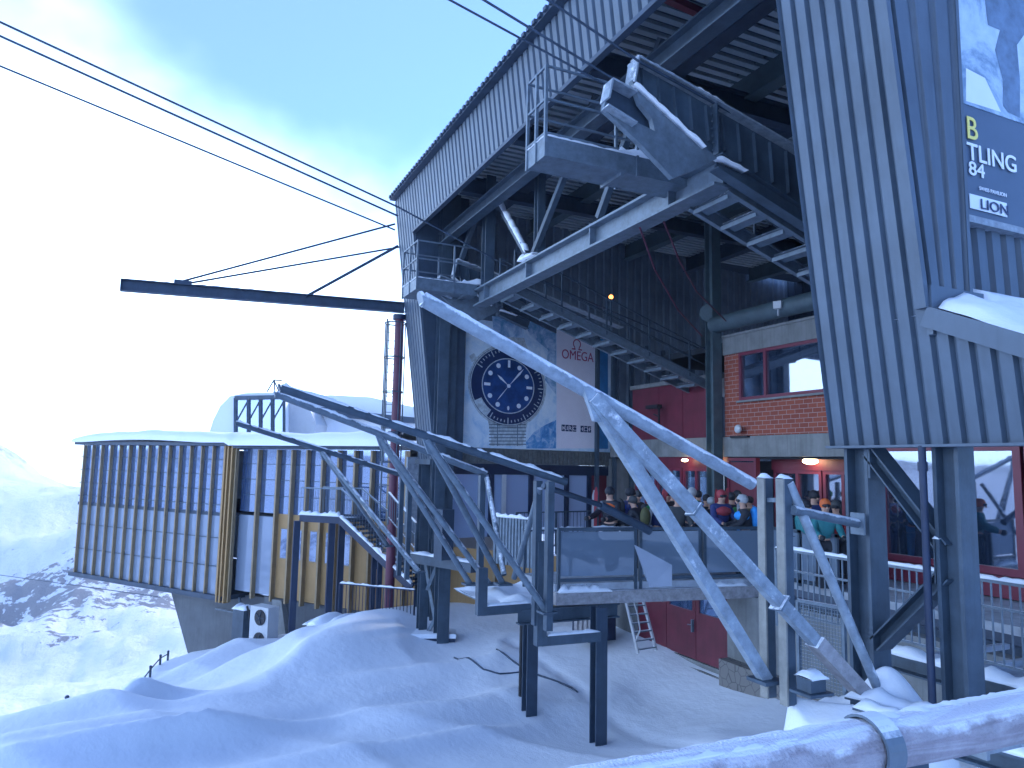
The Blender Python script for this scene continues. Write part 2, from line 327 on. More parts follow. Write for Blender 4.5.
def text(body, org, ax, ay, size, m, parent, name='lettering', width=None, align='LEFT', thick=0.0, spacing=1.0):
    cu = bpy.data.curves.new('txt', 'FONT'); cu.body = body; cu.size = 1; cu.align_x = align; cu.extrude = 0.004; cu.offset = thick; cu.space_character = spacing
    ob = bpy.data.objects.new('txt', cu); me = ob.to_mesh().copy(); ob.to_mesh_clear() if hasattr(ob, 'to_mesh_clear') else None
    bpy.data.objects.remove(ob)
    ax = Vector(ax).normalized(); ay = Vector(ay).normalized(); az = ax.cross(ay)
    xs = [v.co.x for v in me.vertices]; wdt = (max(xs)-min(xs)) if xs else 1
    sx = (width/wdt) if width else size
    base = parent_loc(parent); org = Vector(org)
    for v in me.vertices: c = v.co.copy(); v.co = org+ax*c.x*sx+ay*c.y*size+az*c.z-base
    me.materials.clear(); me.materials.append(m); me.name = name
    o = bpy.data.objects.new(name, me); C.objects.link(o); o.parent = parent; LOC[o] = base; return o
Z = Vector((0, 0, 1)); X_ = Vector((1, 0, 0)); Y_ = Vector((0, 1, 0))
V = Vector
#@@SETTING
# ------------------------------------------------------------------ near snow ground
CTRL = [(600,742,15.6),(532,690,18),(430,640,22.5),(640,640,20.5),(725,672,17.8),(850,712,14.3),(457,603,25.7),(570,622,23.3),
        (395,610,25.5),(350,612,23),(330,625,25),(240,658,25),(290,652,24),(180,656,28),(155,664,25),(135,697,19),(60,716,15),(0,716,14),
        (0,768,11),(150,768,11),(300,768,11.5),(560,768,13),(830,745,12.2),(300,690,17),(450,700,17.3),(200,690,19),(700,720,16),(360,640,20.5),
        (400,655,20),(250,700,16),(660,700,17.5)]
P3 = [at(*c) for c in CTRL]+[V((12, 6, -4.4)), V((16, 3, -4.3)), V((8, 2, -4.8)), V((0, 2, -4.9)), V((-8, 4, -5.0)), V((14, 24, -5.0)), V((4, 36, -8.3)), V((-2, 34, -8.4)), V((-14, 10, -6.0))]
pa = np.array([[p.x, p.y] for p in P3]); pz = np.array([p.z for p in P3]); n_ = len(P3)
def tps(d): d = np.maximum(d, 1e-9); return d*d*np.log(d)
K_ = tps(np.linalg.norm(pa[:, None]-pa[None], axis=2))+np.eye(n_)*1.2
A_ = np.zeros((n_+3, n_+3)); A_[:n_, :n_] = K_; A_[:n_, n_] = 1; A_[:n_, n_+1:] = pa; A_[n_, :n_] = 1; A_[n_+1:, :n_] = pa.T
W_ = np.linalg.solve(A_, np.concatenate([pz, [0, 0, 0]]))
EDGE = [V((-30, 4, 0)), at(-60, 715, 13), at(0, 716, 14), at(60, 716, 15), at(135, 697, 19), at(155, 664, 25), at(180, 656, 28.5), V((6, 44, 0))]
for e in EDGE: e.z = 0
def edge_dist(x, y):   # > 0 beyond the crest, on the valley side
    best = 1e9; sgn = 1; p = V((x, y, 0))
    for a, b in zip(EDGE, EDGE[1:]):
        ab = b-a; t = max(0, min(1, (p-a).dot(ab)/ab.length_squared)); q = a+ab*t; d = (p-q).length
        if d < best: best = d; sgn = 1 if ab.x*(y-a.y)-ab.y*(x-a.x) > 0 else -1
    return best*sgn
BUMPS = [(at(225, 660, 25), 3.0, 1.0, 0.5, 60), (at(300, 640, 24), 2.0, 0.5, 0.22, 70), (at(445, 650, 19.5), 2.5, 0.5, 0.18, 10), (at(205, 735, 13), 3.5, 0.25, 0.18, 25), (at(420, 728, 14), 3.0, 0.3, 0.16, 20), (at(100, 722, 14.6), 1.5, 0.8, 0.45, 20), (at(135, 712, 16), 0.7, 0.35, 0.45, 60), (at(156, 718, 15.6), 0.6, 0.5, -0.45, 30), (at(172, 704, 16.5), 0.9, 0.35, 0.22, 30),
         (at(300, 665, 19.5), 3.4, 0.9, 0.28, 50), (at(250, 668, 22), 2.0, 0.8, 0.3, 40), (at(400, 630, 22), 2.4, 0.9, 0.12, 10), (at(450, 705, 16.5), 2.4, 0.8, 0.3, 15), (at(60, 752, 12), 2.2, 0.9, 0.35, 35),
         (at(260, 735, 13.5), 2.6, 1.0, -0.25, 40), (at(210, 742, 13), 1.8, 0.5, 0.2, 30)]
def near_z(x, y, fine=True):
    d = np.hypot(pa[:, 0]-x, pa[:, 1]-y); z = float(W_[:n_]@tps(d)+W_[n_]+W_[n_+1]*x+W_[n_+2]*y)
    for c, sx, sy, h, an in BUMPS:
        u = V((x-c.x, y-c.y)); a = rad(an); uu = u.x*math.cos(a)+u.y*math.sin(a); vv = -u.x*math.sin(a)+u.y*math.cos(a)
        z += h*math.exp(-(uu/sx)**2-(vv/(sy*(0.55 if vv > 0 else 1.3)))**2)
    e = edge_dist(x, y)
    if fine:
        z += 0.10*noise.noise(V((x*0.4+3, y*0.25, 1)))+0.012*noise.noise(V((x*1.7, y*0.9, 5)))
        q = 1-abs(noise.noise(V((x*0.28+y*0.12, y*0.22-x*0.05, 9)))); z += 0.12*q**4-0.06
    if 6 < y < 20 and 8 < x < 12: z -= 0.07*math.exp(-((x-10.3-0.05*math.sin(y))/0.13)**2)+0.07*math.exp(-((x-9.1-0.06*math.sin(y*0.8))/0.13)**2)-0.03*noise.noise(V((x*6, y*6, 2)))
    if e > 0: z -= min(60, 0.75*e+0.10*e*e)
    return z
def ground_z(x, y): return near_z(x, y)
def grid_mesh(xs, ys, fz):
    nx, ny = len(xs), len(ys); vs = [V((x, y, fz(x, y))) for y in ys for x in xs]
    fs = [(j*nx+i, j*nx+i+1, (j+1)*nx+i+1, (j+1)*nx+i) for j in range(ny-1) for i in range(nx-1)]
    return vs, fs
gx = list(np.arange(-22, -8, 0.5))+list(np.arange(-8, 10, 0.16))+list(np.arange(10, 18.2, 0.4)); gy = list(np.arange(-8, 5, 0.7))+list(np.arange(5, 30, 0.16))+list(np.arange(30, 47, 0.4))
m = MB(); m.add(*grid_mesh(gx, gy, near_z), True); m.build('snow_ground', M_SNOW, kind='structure', loc=(0, 0, 0))

# far mountainside: one polar sheet round the whole place, dipping below the station terrace
def far_z(az, D):
    t = [(0, -40), (60, -42), (110, -42), (180, -47), (225, -48), (345, -28), (420, -27), (650, -33), (900, -40), (1300, -58), (1800, -70), (6000, -400), (15000, -1500)]
    for (d0, z0), (d1, z1) in zip(t, t[1:]):
        if D <= d1: k = (D-d0)/(d1-d0); z = z0+(z1-z0)*k; break
    x, y = D*math.sin(az), D*math.cos(az)
    left = max(0, min(1, (-az-rad(6.3))/rad(4.2)))      # the peak stands on the left
    if D > 600: z += left*64*math.exp(-((D-1250)/420)**2)
    am = min(1, D/400)
    z += am*26*noise.fractal(V((x*0.0035, y*0.0035, 3.3)), 1.0, 2.0, 6)
    z += (min(1, D/150)*5.0+5*math.exp(-((D-285)/70)**2))*noise.fractal(V((x*0.02, y*0.02, 8.1)), 0.9, 2.1, 6)
    return z
azs = list(np.linspace(-180, -40, 30))+list(np.linspace(-39, 2, 210))+list(np.linspace(3, 180, 36)); azs = [rad(a) for a in azs]
Ds = [0.5, 30]+[60*1.0285**k for k in range(126)]+[2400, 3200, 4500, 7000, 11000, 15000]
vs = []; rocks = []
for D in Ds:
    for a in azs:
        z = far_z(a, D); x, y = D*math.sin(a), D*math.cos(a); vs.append(V((x, y, z)))
        k1 = noise.fractal(V((x*0.011, y*0.011, 2.2)), 0.8, 2.0, 5)
        wgl = 1+0.25*noise.noise(V((x*0.01, y*0.01, 4)))
        bnd = math.exp(-((D*wgl-285)/60)**2)+1.0*math.exp(-((D*wgl-128)/13)**2)*(1 if a < rad(-4) else 0.3)+(1.25 if 900 < D < 1500 and a < rad(-8.6) else 0)
        rocks.append(-0.27+0.82*bnd+0.45*k1+0.5*noise.fractal(V((x*0.035, y*0.035, 6.2)), 0.8, 2.0, 4))
na = len(azs); fs = [(j*na+i, j*na+i+1, (j+1)*na+i+1, (j+1)*na+i) for j in range(len(Ds)-1) for i in range(na-1)]
m = MB(); m.add(vs, fs, True); mo = m.build('mountainside', M_MOUNT, kind='structure', loc=(0, 0, 0))
att = mo.data.attributes.new('rock', 'FLOAT', 'POINT'); att.data.foreach_set('value', rocks)
#@@HALL
# ------------------------------------------------------------------ the cable car station hall
K = 0.13
def rk(z): return 7.7-K*z                # X of the raked front at height z
hall = thing('cable_car_station', (12, 14, -2.45), 'huge open fronted cable car station hall with grey ribbed metal cladding', 'station')
YL0, YL1, YR0, YR1 = 22.6, 24.2, 5.28, 6.8     # left leg, right leg
ZT, ZF = 9.1, 7.6
m = MB(); nr = V((-1, 0, -K)).normalized()
m.corr((rk(-0.0), YL0, 0.0), (rk(-0.0), YL1, 0.0), (rk(ZT), YL0, ZT), (rk(ZT), YL1, ZT), nr, 0.27, 0.06, 0.12)
m.build('cladding', M_CLAD, hall, 'narrow ribbed cladding down the left leg')
m = MB(); m.corr((rk(ZF), -14, ZF), (rk(ZF), YL0, ZF), (rk(ZT), -14, ZT), (rk(ZT), YL0, ZT), nr, 0.27, 0.06, 0.12)
m.build('fascia', M_CLAD, hall, 'ribbed fascia along the eave')
m = MB(); m.corr((rk(0.32), YR0, 0.32), (rk(0.32), YR1, 0.32), (rk(ZF), YR0, ZF), (rk(ZF), YR1, ZF), nr, 0.21, 0.06, 0.12)
# the part of the front below the lean-to roof
def lt(y): return 1.81+(y-5.28)*0.48 if y < 5.28 else 1.81
m.corr((rk(0.32), 3.4, 0.32), (rk(0.32), YR0, 0.32), (rk(lt(3.4)), 3.4, lt(3.4)), (rk(1.79), YR0, 1.79), nr, 0.21, 0.06, 0.12)
m.build('cladding', M_CLAD, hall, 'broad ribbed cladding of the right leg')
m = MB()   # corner trims
m.bar((rk(1.8)-0.09, YR0+0.02, 1.8), (rk(ZF)-0.09, YR0+0.02, ZF), 0.07, 0.14)
m.bar((rk(0.32)-0.03, 3.4, 0.30), (rk(0.32)-0.03, YR1, 0.30), 0.22, 0.03)
m.bar((rk(lt(3.4))-0.08, 3.4, lt(3.4)-0.09), (rk(1.8)-0.08, YR0, 1.8-0.09), 0.06, 0.22)
m.build('edge_trim', M_CLAD, hall)
m = MB()
m = MB(); m.bar((rk(ZT)-0.05, -14, ZT+0.07), (rk(ZT)-0.05, YL1+0.1, ZT+0.07), 0.4, 0.13)
for i in range(150): m.box((rk(ZT)-0.27, -14+i*0.256, ZT+0.08), (0.08, 0.13, 0.09))
m.bar((rk(ZT)-0.0, YL1+0.05, ZT), (rk(0), YL1+0.05, 0), 0.06, 0.25, (0, 1, 0))
m.bar((rk(ZF)-0.02, -14, ZF-0.04), (rk(ZF)-0.02, YL0, ZF-0.04), 0.14, 0.09)
m.build('eave_trim', M_STEELD, hall)
m = MB(); m.prism([V((rk(0)+.0, YL0-.03, 0)), V((rk(9.2), YL0-.03, 9.2)), V((8.6, YL0-.03, 9.2)), V((8.6, YL0-.03, 0))], V((0, 0.03, 0))); m.build('leg_return', M_STEELD, hall)
m = MB(); m.bx(rk(ZF)+0.3, 28, YR0+0.3, YL1+1.6, 9.053, 9.13)
m.build('roof', M_STEELD, hall)
m = MB()      # ribbed underside of the roof seen between the girders
for i in range(68): y = YR0+0.4+i*0.28; m.bx(7.2, 27, y, y+0.15, 8.98, 9.05)
m.build('roof_deck', M_ROOF, hall, 'pale ribbed underside of the roof')
# side walls: left interior wall follows the big advert, back wall, right wall
W0 = V((7.75, 22.95, 0)); W1 = V((27.5, 26.6, 0)); wd = (W1-W0).normalized(); wn = V((wd.y, -wd.x, 0))
m = MB(); m.corr(W0+wd*0.2+Z*0.2, W1+Z*0.2, W0+wd*0.2+Z*9.4, W1+Z*9.4, wn, 0.42, 0.07, 0.15)
m.build('inner_wall', M_CLADD, hall, 'dull ribbed inner wall behind the watch advert')
m = MB(); m.corr((27, 5.5, -2.4), (27, 26.5, -2.4), (27, 5.5, 9.4), (27, 26.5, 9.4), (-1, 0, 0), 0.5, 0.07, 0.15)
m.bx(27.2, 27.3, 4, 27, -6, 9.5)
m.build('back_wall', M_STEELD, hall)
# right side wall, set back behind the leg
YB = 5.9
m = MB(); m.corr((7.55, YB, 1.3), (26.8, YB, 1.3), (7.0, YB, 9.4), (26.8, YB, 9.4), (0, -1, 0), 0.3, 0.06, 0.12, 0.55)
m.bx(15.2, 27, 5.2, 5.45, -5, 1.3)
m.build('side_wall', M_CLAD, hall, 'ribbed side wall under the mountain advert')
m = MB(); m.corr((7.46, YR0, 2.0), (8.08, YR0, 2.0), (rk(ZF)+0.02, YR0, ZF), (8.08, YR0, ZF), (0, -1, 0), 0.19, 0.05, 0.05)
m.bx(8.085, 8.14, YR0-0.06, YB-0.05, 1.9, ZF)
m.build('leg_side_cladding', M_CLAD, hall)
# lean-to roof with snow
m = MB(); m.hexa([V(p) for p in ((rk(1.8)-0.05, 3.3, lt(3.3)-0.1), (13, 3.3, lt(3.3)-0.1), (13, 5.2, 1.70), (rk(1.8)-0.05, 5.2, 1.70), (rk(1.8)-0.05, 3.3, lt(3.3)), (13, 3.3, lt(3.3)), (13, 5.2, 1.78), (rk(1.8)-0.05, 5.2, 1.78))])
m.bx(7.75, 13, 5.203, YB, 1.68, 1.80); m.bx(7.40, 8.3, 5.203, 5.275, 1.5, 2.05)
m.build('side_roof', M_CLAD, hall)
xs = np.arange(7.44, 12.6, 0.09); ys = np.arange(3.9, 5.8, 0.06)
def lsz(x, y):
    b = lt(y) if y < 5.28 else 1.81+(y-5.28)*0.45
    g = noise.noise(V((x*1.1, y*1.4, 4)))*0.12; h = 0.10+0.20*max(0, (y-4.2))*(0.75+0.25*math.sin(x*3.1))*min(1, max(0.25, (x-7.4)/0.5))+g*1.1+0.05*noise.noise(V((x*4, y*4, 1)))
    h *= min(1, (x-7.40)/0.16)*min(1, (y-4.15-0.25*math.sin(x*2.3))/0.3 if y > 4.15+0.25*math.sin(x*2.3) else 0)
    if y > 5.2:
        b = 1.81; h = 0.30+0.35*(y-5.2)+g if x > 8.32 else -0.06
    return b+max(-0.06 if y > 5.2 else -0.03, h)
m = MB(); m.add(*grid_mesh(xs, ys, lsz), True); m.build('roof_snow', M_SNOW, hall, 'snow drift lying on the side roof')
# steel columns and braces under the right leg
ZD = -2.45
def hcol(parent, x, y, z0, z1, w=0.4, d=0.4, t=0.045, mt=None, label=None):
    m = MB(); m.bx(x-w/2, x+w/2, y-d/2, y-d/2+t, z0, z1); m.bx(x-w/2, x+w/2, y+d/2-t, y+d/2, z0, z1); m.bx(x-0.012, x+0.012, y-d/2+t, y+d/2-t, z0, z1)
    return m.build('column', mt or M_STEEL, parent, label)
hcol(hall, 7.80, 5.32, -2.6, 0.3, 0.27, 0.30, label='nearest steel column under the right leg')
hcol(hall, 7.84, 6.50, -3.2, 0.3, 0.30, 0.34, label='steel column on the bay side of the right leg')
m = MB(); m.ibeam((7.82, 6.34, 0.25), (7.82, 5.42, -0.82), 0.26, 0.16, 0.02); m.build('brace', M_STEEL, hall)
m = MB(); m.ibeam((7.82, 5.42, -1.1), (7.82, 6.34, -2.05), 0.26, 0.16, 0.02); m.build('brace', M_STEEL, hall)
for c_, d_ in (((7.80, 5.50, -0.96), (0.24, 0.02, 0.5)), ((7.82, 6.31, 0.1), (0.26, 0.03, 0.36))): m = MB(); m.box(c_, d_); m.build('gusset_plate', M_STEEL, hall)
m = MB(); m.tube((7.55, 5.50, 0.3), (7.55, 5.50, -2.45), 0.04, 12); m.tube((7.55, 5.50, 0.12), (7.55, 5.50, 0.02), 0.052, 12); m.build('downpipe', M_NAVY, hall, 'thin dark downpipe beside the nearest column')
m = MB(); m.cap((7.7, 5.5, -0.72), (7.7, 5.42, -0.72), 0.1, 0.03, 3); m.build('snow_patch', M_SNOW, hall)
# main cross beam between the two rope lines, and roof girders
m = MB(); m.ibeam((8.1, 9.3, 4.98), (8.1, 20.2, 4.98), 0.40, 0.52, 0.05)
for y in (10.6, 13.4, 16.6, 19.4): m.bx(7.92, 8.28, y-0.015, y+0.015, 4.76, 5.28)
m.build('cross_beam', M_GALV, hall, 'long frosted cross beam between the two rope lines')
for i, (x, z, h) in enumerate(((9.2, 8.75, 0.9), (11.4, 8.7, 0.7), (13.6, 8.75, 0.6), (16.2, 8.7, 0.7), (19.5, 8.7, 0.7), (23, 8.7, 0.7))):
    m = MB(); m.ibeam((x, YR0+0.3, z), (x, YL1+0.6, z), 0.35, h, 0.05); m.build('roof_girder', M_GREEN if i % 2 else M_STEELD, hall)
for y in (8.6, 12.2, 15.8, 19.6):
    m = MB(); m.ibeam((7.2, y, 8.2), (26.8, y, 8.2), 0.28, 0.5, 0.04); m.build('roof_girder', M_STEELD, hall)
m = MB(); m.ibeam((7.6, YL0-0.2, 7.35), (7.6, 6.8, 7.35), 0.3, 0.4, 0.04); m.build('roof_girder', M_STEEL, hall)
for (x, y, z0, z1, w_) in ((8.1, 19.6, 5.3, 8.6, 0.3), (8.3, 16.6, 5.3, 8.6, 0.22), (7.95, 22.3, -2.4, 9.3, 0.35), (8.35, 22.55, -2.4, 9.3, 0.28)):
    hcol(hall, x-(0.25 if y > 22 else 0), y, z0, z1, w_, w_, 0.03, M_STEEL)
for a, b in (((8.1, 19.4, 8.1), (8.1, 16.8, 5.4)), ((8.2, 16.7, 5.5), (8.2, 13.6, 8.4)), ((8.1, 13.3, 5.4), (8.1, 11, 8.3)), ((8.0, 22.2, 6.0), (8.05, 19.8, 8.3))):
    m = MB(); m.bar(a, b, 0.14, 0.14); m.build('brace', M_STEEL, hall)
m = MB(); m.cap((8.1, 19.0, 7.75), (8.1, 16.9, 5.55), 0.16, 0.1, 5); m.cap((8.1, 17.1, 5.34), (8.1, 16.3, 5.34), 0.35, 0.25, 8); m.build('snow_patch', M_SNOW, hall)
hcol(hall, 14.72, 17.45, -4.8, 8.6, 0.34, 0.34, 0.03, M_GREEN, 'tall green grey column beside the brick room')
m = MB(); m.tube((14.6, 17.5, 4.75), (20, 24, 4.6), 0.28, 14); m.build('round_beam', M_GREEN, hall)
m = MB(); m.tube((14.7, 17.4, 4.35), (14.7, 9.5, 4.35), 0.25, 14); m.build('round_beam', M_GREEN, hall)
# leg-foot steelwork under the left leg
for y in (22.75, 24.05): hcol(hall, 7.8, y, -5.6, 0.1, 0.34, 0.34, 0.03)
m = MB(); m.bx(7.5, 8.1, 22.6, 24.2, -0.05, 0.12); m.build('leg_foot_beam', M_STEEL, hall)
#  inner structure: long thin interior columns catching the light on the left wall
for k in range(9):
    p = W0+wd*(6.8+k*0.9)+wn*0.35
    m = MB(); m.bar(p+Z*-2.4, p+Z*(5.2-0.1*k), 0.12, 0.16, (0, 1, 0)); m.build('wall_post', M_STEEL, hall)
#@@ROOMS
# ------------------------------------------------------------------ rooms at the back of the terrace (plane X = 15)
XB = 15.0
def wall_holes(name, m_, parent, y0, y1, z0, z1, holes, th=0.25, x=XB, label=None):
    """wall on plane X=x between y0..y1 with rectangular openings (ya,yb,za,zb)"""
    m = MB(); ys = sorted(set([y0, y1]+[h[0] for h in holes]+[h[1] for h in holes]))
    for a, b in zip(ys, ys[1:]):
        cuts = sorted([(h[2], h[3]) for h in holes if h[0] <= a+1e-6 and h[1] >= b-1e-6]); z = z0
        for c0, c1 in cuts:
            if c0 > z+1e-4: m.bx(x, x+th, a, b, z, c0)
            z = c1
        if z < z1-1e-4: m.bx(x, x+th, a, b, z, z1)
    return m.build(name, m_, parent, label)
def window(parent, y0, y1, z0, z1, panes, x=XB, fr=0.09, mf=None, mg=None, dep=0.12, name='window'):
    mf = mf or M_REDF; mg = mg or M_GLASS
    m = MB(); m.bx(x-0.03, x+dep, y0, y0+fr, z0, z1); m.bx(x-0.03, x+dep, y1-fr, y1, z0, z1); m.bx(x-0.03, x+dep, y0+fr, y1-fr, z0, z0+fr); m.bx(x-0.03, x+dep, y0+fr, y1-fr, z1-fr, z1)
    cuts = [y0+(y1-y0)*p for p in panes]
    for c in cuts: m.bx(x-0.025, x+dep-0.01, c-fr/2, c+fr/2, z0+fr, z1-fr)
    f = m.build(name, mf, parent)
    e = [y0+fr]+[q for c in cuts for q in (c-fr/2, c+fr/2)]+[y1-fr]
    for a, b in zip(e[::2], e[1::2]): g = MB(); g.bx(x+0.04, x+0.052, a-0.005, b+0.005, z0+fr-0.005, z1-fr+0.005); g.build('pane', mg, f)
    return f
br = thing('brick_room', (XB, 15.6, 0.95), 'orange red brick room with a red framed window above the terrace entrance', 'room')
wall_holes('wall', M_BRICK, br, 12.6, 17.3, 0.96, 3.42, [(13.4, 16.65, 2.0, 3.42)])
m = MB(); m.bx(XB-0.06, XB+0.3, 12.6, 17.3, 3.42, 3.95); m.bx(XB-0.1, XB+0.3, 12.6, 17.3, 3.95, 4.02)
m.build('lintel', M_CONC, br, 'frosted grey concrete lintel')
m = MB(); m.bx(XB-0.08, XB+0.28, 12.6, 17.35, 0.36, 0.95); m.build('floor_band', M_CONC, br, 'pale concrete band under the brick')
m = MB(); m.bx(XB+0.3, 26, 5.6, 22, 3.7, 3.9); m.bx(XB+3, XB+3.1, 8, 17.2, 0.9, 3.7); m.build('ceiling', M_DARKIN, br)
window(br, 13.4, 16.65, 2.0, 3.42, (0.68,), name='window')
m = MB(); m.bx(XB-0.1, XB-0.035, 13.35, 16.7, 1.94, 1.995); m.build('sill', M_CONC, br)
m = MB()
for k in range(14):
    a = random.uniform(13.75, 14.9); b_ = random.uniform(2.2, 3.1); m.tube((XB+0.35+random.random()*0.4, a, b_), (XB+0.5+random.random()*0.4, a+random.uniform(-.5, .5), b_+random.uniform(-.3, .4)), 0.02, 5)
m.build('cable_bundle', M_WHITE, br); 
m = MB(); m.box((XB+0.3, 14.25, 2.35), (0.02, 0.55, 0.5)); m.box((XB+0.32, 14.35, 2.62), (0.02, 0.25, 0.2)); m.build('notice', M_WHITE, br, 'white paper notices inside the window')
rr = thing('red_room', (XB, 19.6, 0.9), 'dark red panelled room left of the brick room', 'room')
m = MB(); 
for a, b in ((17.62, 19.3), (19.32, 20.6), (20.62, 22.2)): m.bx(XB, XB+0.15, a, b, 0.96, 2.77)
m.build('wall', M_RED, rr)
m = MB(); m.bx(XB-0.05, 20, 17.62, 22.3, 2.78, 2.92); m.build('roof', M_CONC, rr)
m = MB(); m.bx(XB-0.06, XB+0.2, 17.62, 23.6, 0.36, 0.955); m.build('floor_band', M_CONC, rr)
m = MB(); m.bar(V((XB-0.3, 20.2, 1.35)), V((XB-0.3, 20.2, 2.0)), 0.05, 0.05); m.box((XB-0.3, 20.5, 2.05), (0.18, 0.7, 0.12)); m.bar(V((XB-0.3, 20.5, 1.8)), V((XB-0.3, 20.2, 1.7)), 0.04, 0.04); m.build('flood_lamp_arm', M_BLACK, rr)
# entrance front with doors, lamps and ceiling behind
en = thing('terrace_entrance', (XB, 13, ZD), 'wine red glazed entrance doors under the brick room with lit ceiling lamps', 'entrance')
window(en, 16.0, 17.2, ZD, 0.33, (), name='door')
for a, b in ((12.95, 14.2), (14.25, 15.95), (18.0, 19.3), (19.35, 20.7), (20.75, 22.0)): window(en, a, b, ZD, 0.0, (0.5,), name='door', x=XB+0.6 if b < 17 else XB)
m = MB(); m.bx(XB, XB+0.12, 17.2, 22.2, 0.0, 0.355); m.bx(XB+0.55, XB+0.75, 12.6, 16.0, 0.0, 0.355); m.bx(XB, XB+0.1, 16.1, 17.1, -1.0, 0.2); m.build('header', M_RED, en)
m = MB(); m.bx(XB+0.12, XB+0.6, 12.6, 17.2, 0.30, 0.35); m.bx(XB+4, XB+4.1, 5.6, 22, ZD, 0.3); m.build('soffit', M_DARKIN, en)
for y, s_ in ((14.35, 0.2), (18.9, 0.11), (17.55, 0.13)):
    m = MB(); m.sphere((XB-0.25 if y > 17 else XB+0.3, y, 0.25), s_, 14, 8, (1, 1, 0.45)); m.build('ceiling_lamp', M_LAMP, en)
# glazed waiting room on the right
gw = thing('waiting_room', (XB, 9, ZD), 'wine red framed glazed waiting room behind the right steel columns', 'room')
window(gw, 10.15, 12.02, -1.98, 0.62, (), fr=0.14)
window(gw, 8.85, 10.02, -1.98, 0.62, (), fr=0.15)
window(gw, 6.6, 8.78, -1.98, 0.62, (), fr=0.14)
window(gw, 5.5, 6.55, -1.98, 0.62, (), fr=0.14)
m = MB(); m.bx(XB, XB+0.15, 5.5, 12.1, -2.42, -2.0); m.build('wall', M_REDF, gw, 'pink red band under the windows')
m = MB(); m.bx(XB-0.1, XB+0.2, 5.5, 12.35, 0.64, 0.98); m.build('fascia', M_CLAD, gw)
m = MB(); m.bx(XB-0.1, XB-0.02, 9.9, 12.3, 0.62, 0.70); m.build('snow_patch', M_SNOW, gw)
m = MB(); m.bx(XB-0.35, XB+0.3, 12.15, 12.55, ZD, 0.95); m.build('pier', M_STEEL, gw)
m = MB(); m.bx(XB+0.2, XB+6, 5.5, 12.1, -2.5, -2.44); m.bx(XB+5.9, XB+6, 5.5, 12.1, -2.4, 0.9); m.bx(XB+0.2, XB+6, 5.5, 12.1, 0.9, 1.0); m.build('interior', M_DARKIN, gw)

# ------------------------------------------------------------------ lower storey wall with the red doors
lw = thing('lower_wall', (12, 12, -4.8), 'weathered concrete lower wall with rubble stone foot below the terrace', 'wall')
m = MB(); m.bx(12, 12.4, 6.9, 13.85, -4.35, -2.85); m.bx(12, 12.4, 17.5, 18.7, -5.4, -2.85); m.bx(12.0, 12.3, 13.85, 17.5, -5.3, -4.72)
m.bx(11.85, 12.0, 13.85, 17.6, -5.3, -4.86); m.build('wall', M_CONC, lw)
m = MB(); m.bx(11.7, 12.4, 6.5, 13.8, -6.0, -4.35); m.build('foot', M_STONE, lw, 'rubble stone foot of the wall')
m = MB(); m.bx(11.9, 14.5, 18.7, 21.5, -5.2, -3.0); m.build('wall', M_PALE, lw, 'pale grey wall beside the aluminium ladder')
for a, b in ((13.86, 15.0), (15.02, 16.2), (16.22, 17.5)):
    d = MB(); d.bx(12.02, 12.1, a, b, -4.7, -3.55)
    d.bx(12.02, 12.1, a, a+0.12, -3.55, -2.9); d.bx(12.02, 12.1, b-0.12, b, -3.55, -2.9)
    do = d.build('door', M_RED, lw, 'dark red door with a glazed top'); g = MB(); g.bx(12.05, 12.06, a+0.12, b-0.12, -3.55, -2.9); g.build('pane', M_GLASSB, do)
    if a == 15.02: h = MB(); h.bx(11.95, 12.02, a+0.06, a+0.1, -4.05, -3.75); h.bar((11.97, a+0.08, -3.88), (11.97, a+0.26, -3.9), 0.02, 0.02); h.build('handle', M_GALV, do)

# ------------------------------------------------------------------ terrace deck between the bays
dk = thing('boarding_terrace', (12, 15, ZD), 'raised boarding terrace with a frosted timber edge beam on steel posts', 'terrace')
D0 = V((7.35, 13.72, 0)); D1 = V((12.6, 13.0, 0)); dd = (D1-D0).normalized(); dn = V((dd.y, -dd.x, 0))
m = MB(); m.prism([D0+Z*-2.6, D1+Z*-2.6, V((12.6, 7.0, -2.6)), V((15.9, 7.0, -2.6)), V((15.9, 23.5, -2.6)), V((12.6, 23, -2.6)), V((12.4, 15.3, -2.6)), V((7.35, 15.3, -2.6))], Z*0.15)
m.build('deck', M_FLOOR, dk)
m = MB(); m.bar(D0+Z*-2.74, D1+Z*-2.74, 0.16, 0.26); m.build('edge_beam', M_WOOD, dk, 'frosted grey timber edge beam')
m = MB(); m.ibeam((12.3, 13.2, -2.85), (12.3, 7, -2.85), 0.16, 0.3, 0.02); m.build('floor_beam', M_STEELD, dk)
pp = onX(599, 742, 0.1)
for (px, pz, F) in ((599, -5.95, 15.45), (531, -5.6, 16.6)):
    q = at(px, 600, F); m = MB(); w_ = 0.26
    m.bx(q.x-w_/2, q.x+w_/2, q.y-0.13, q.y-0.1, pz-0.5, -2.88); m.bx(q.x-w_/2, q.x+w_/2, q.y+0.1, q.y+0.13, pz-0.5, -2.88); m.bx(q.x-0.02, q.x+0.02, q.y-0.1, q.y+0.1, pz-0.5, -2.88)
    m.build('post', M_STEELD, dk)
q = at(522, 600, 17.2); m = MB(); m.tube((q.x, q.y, -5.9), (q.x, q.y, -2.9), 0.045, 8); m.build('downpipe', M_BLACK, dk)
m = MB(); m.cap(D0+Z*-2.62+dd*0.05, D0+dd*1.25+Z*-2.62, 0.24, 0.13, 2); m.cap(D0+Z*-2.60+dd*3.6, D0+dd*4.6+Z*-2.60, 0.14, 0.05, 4); m.build('snow_cap', M_SNOW, dk)
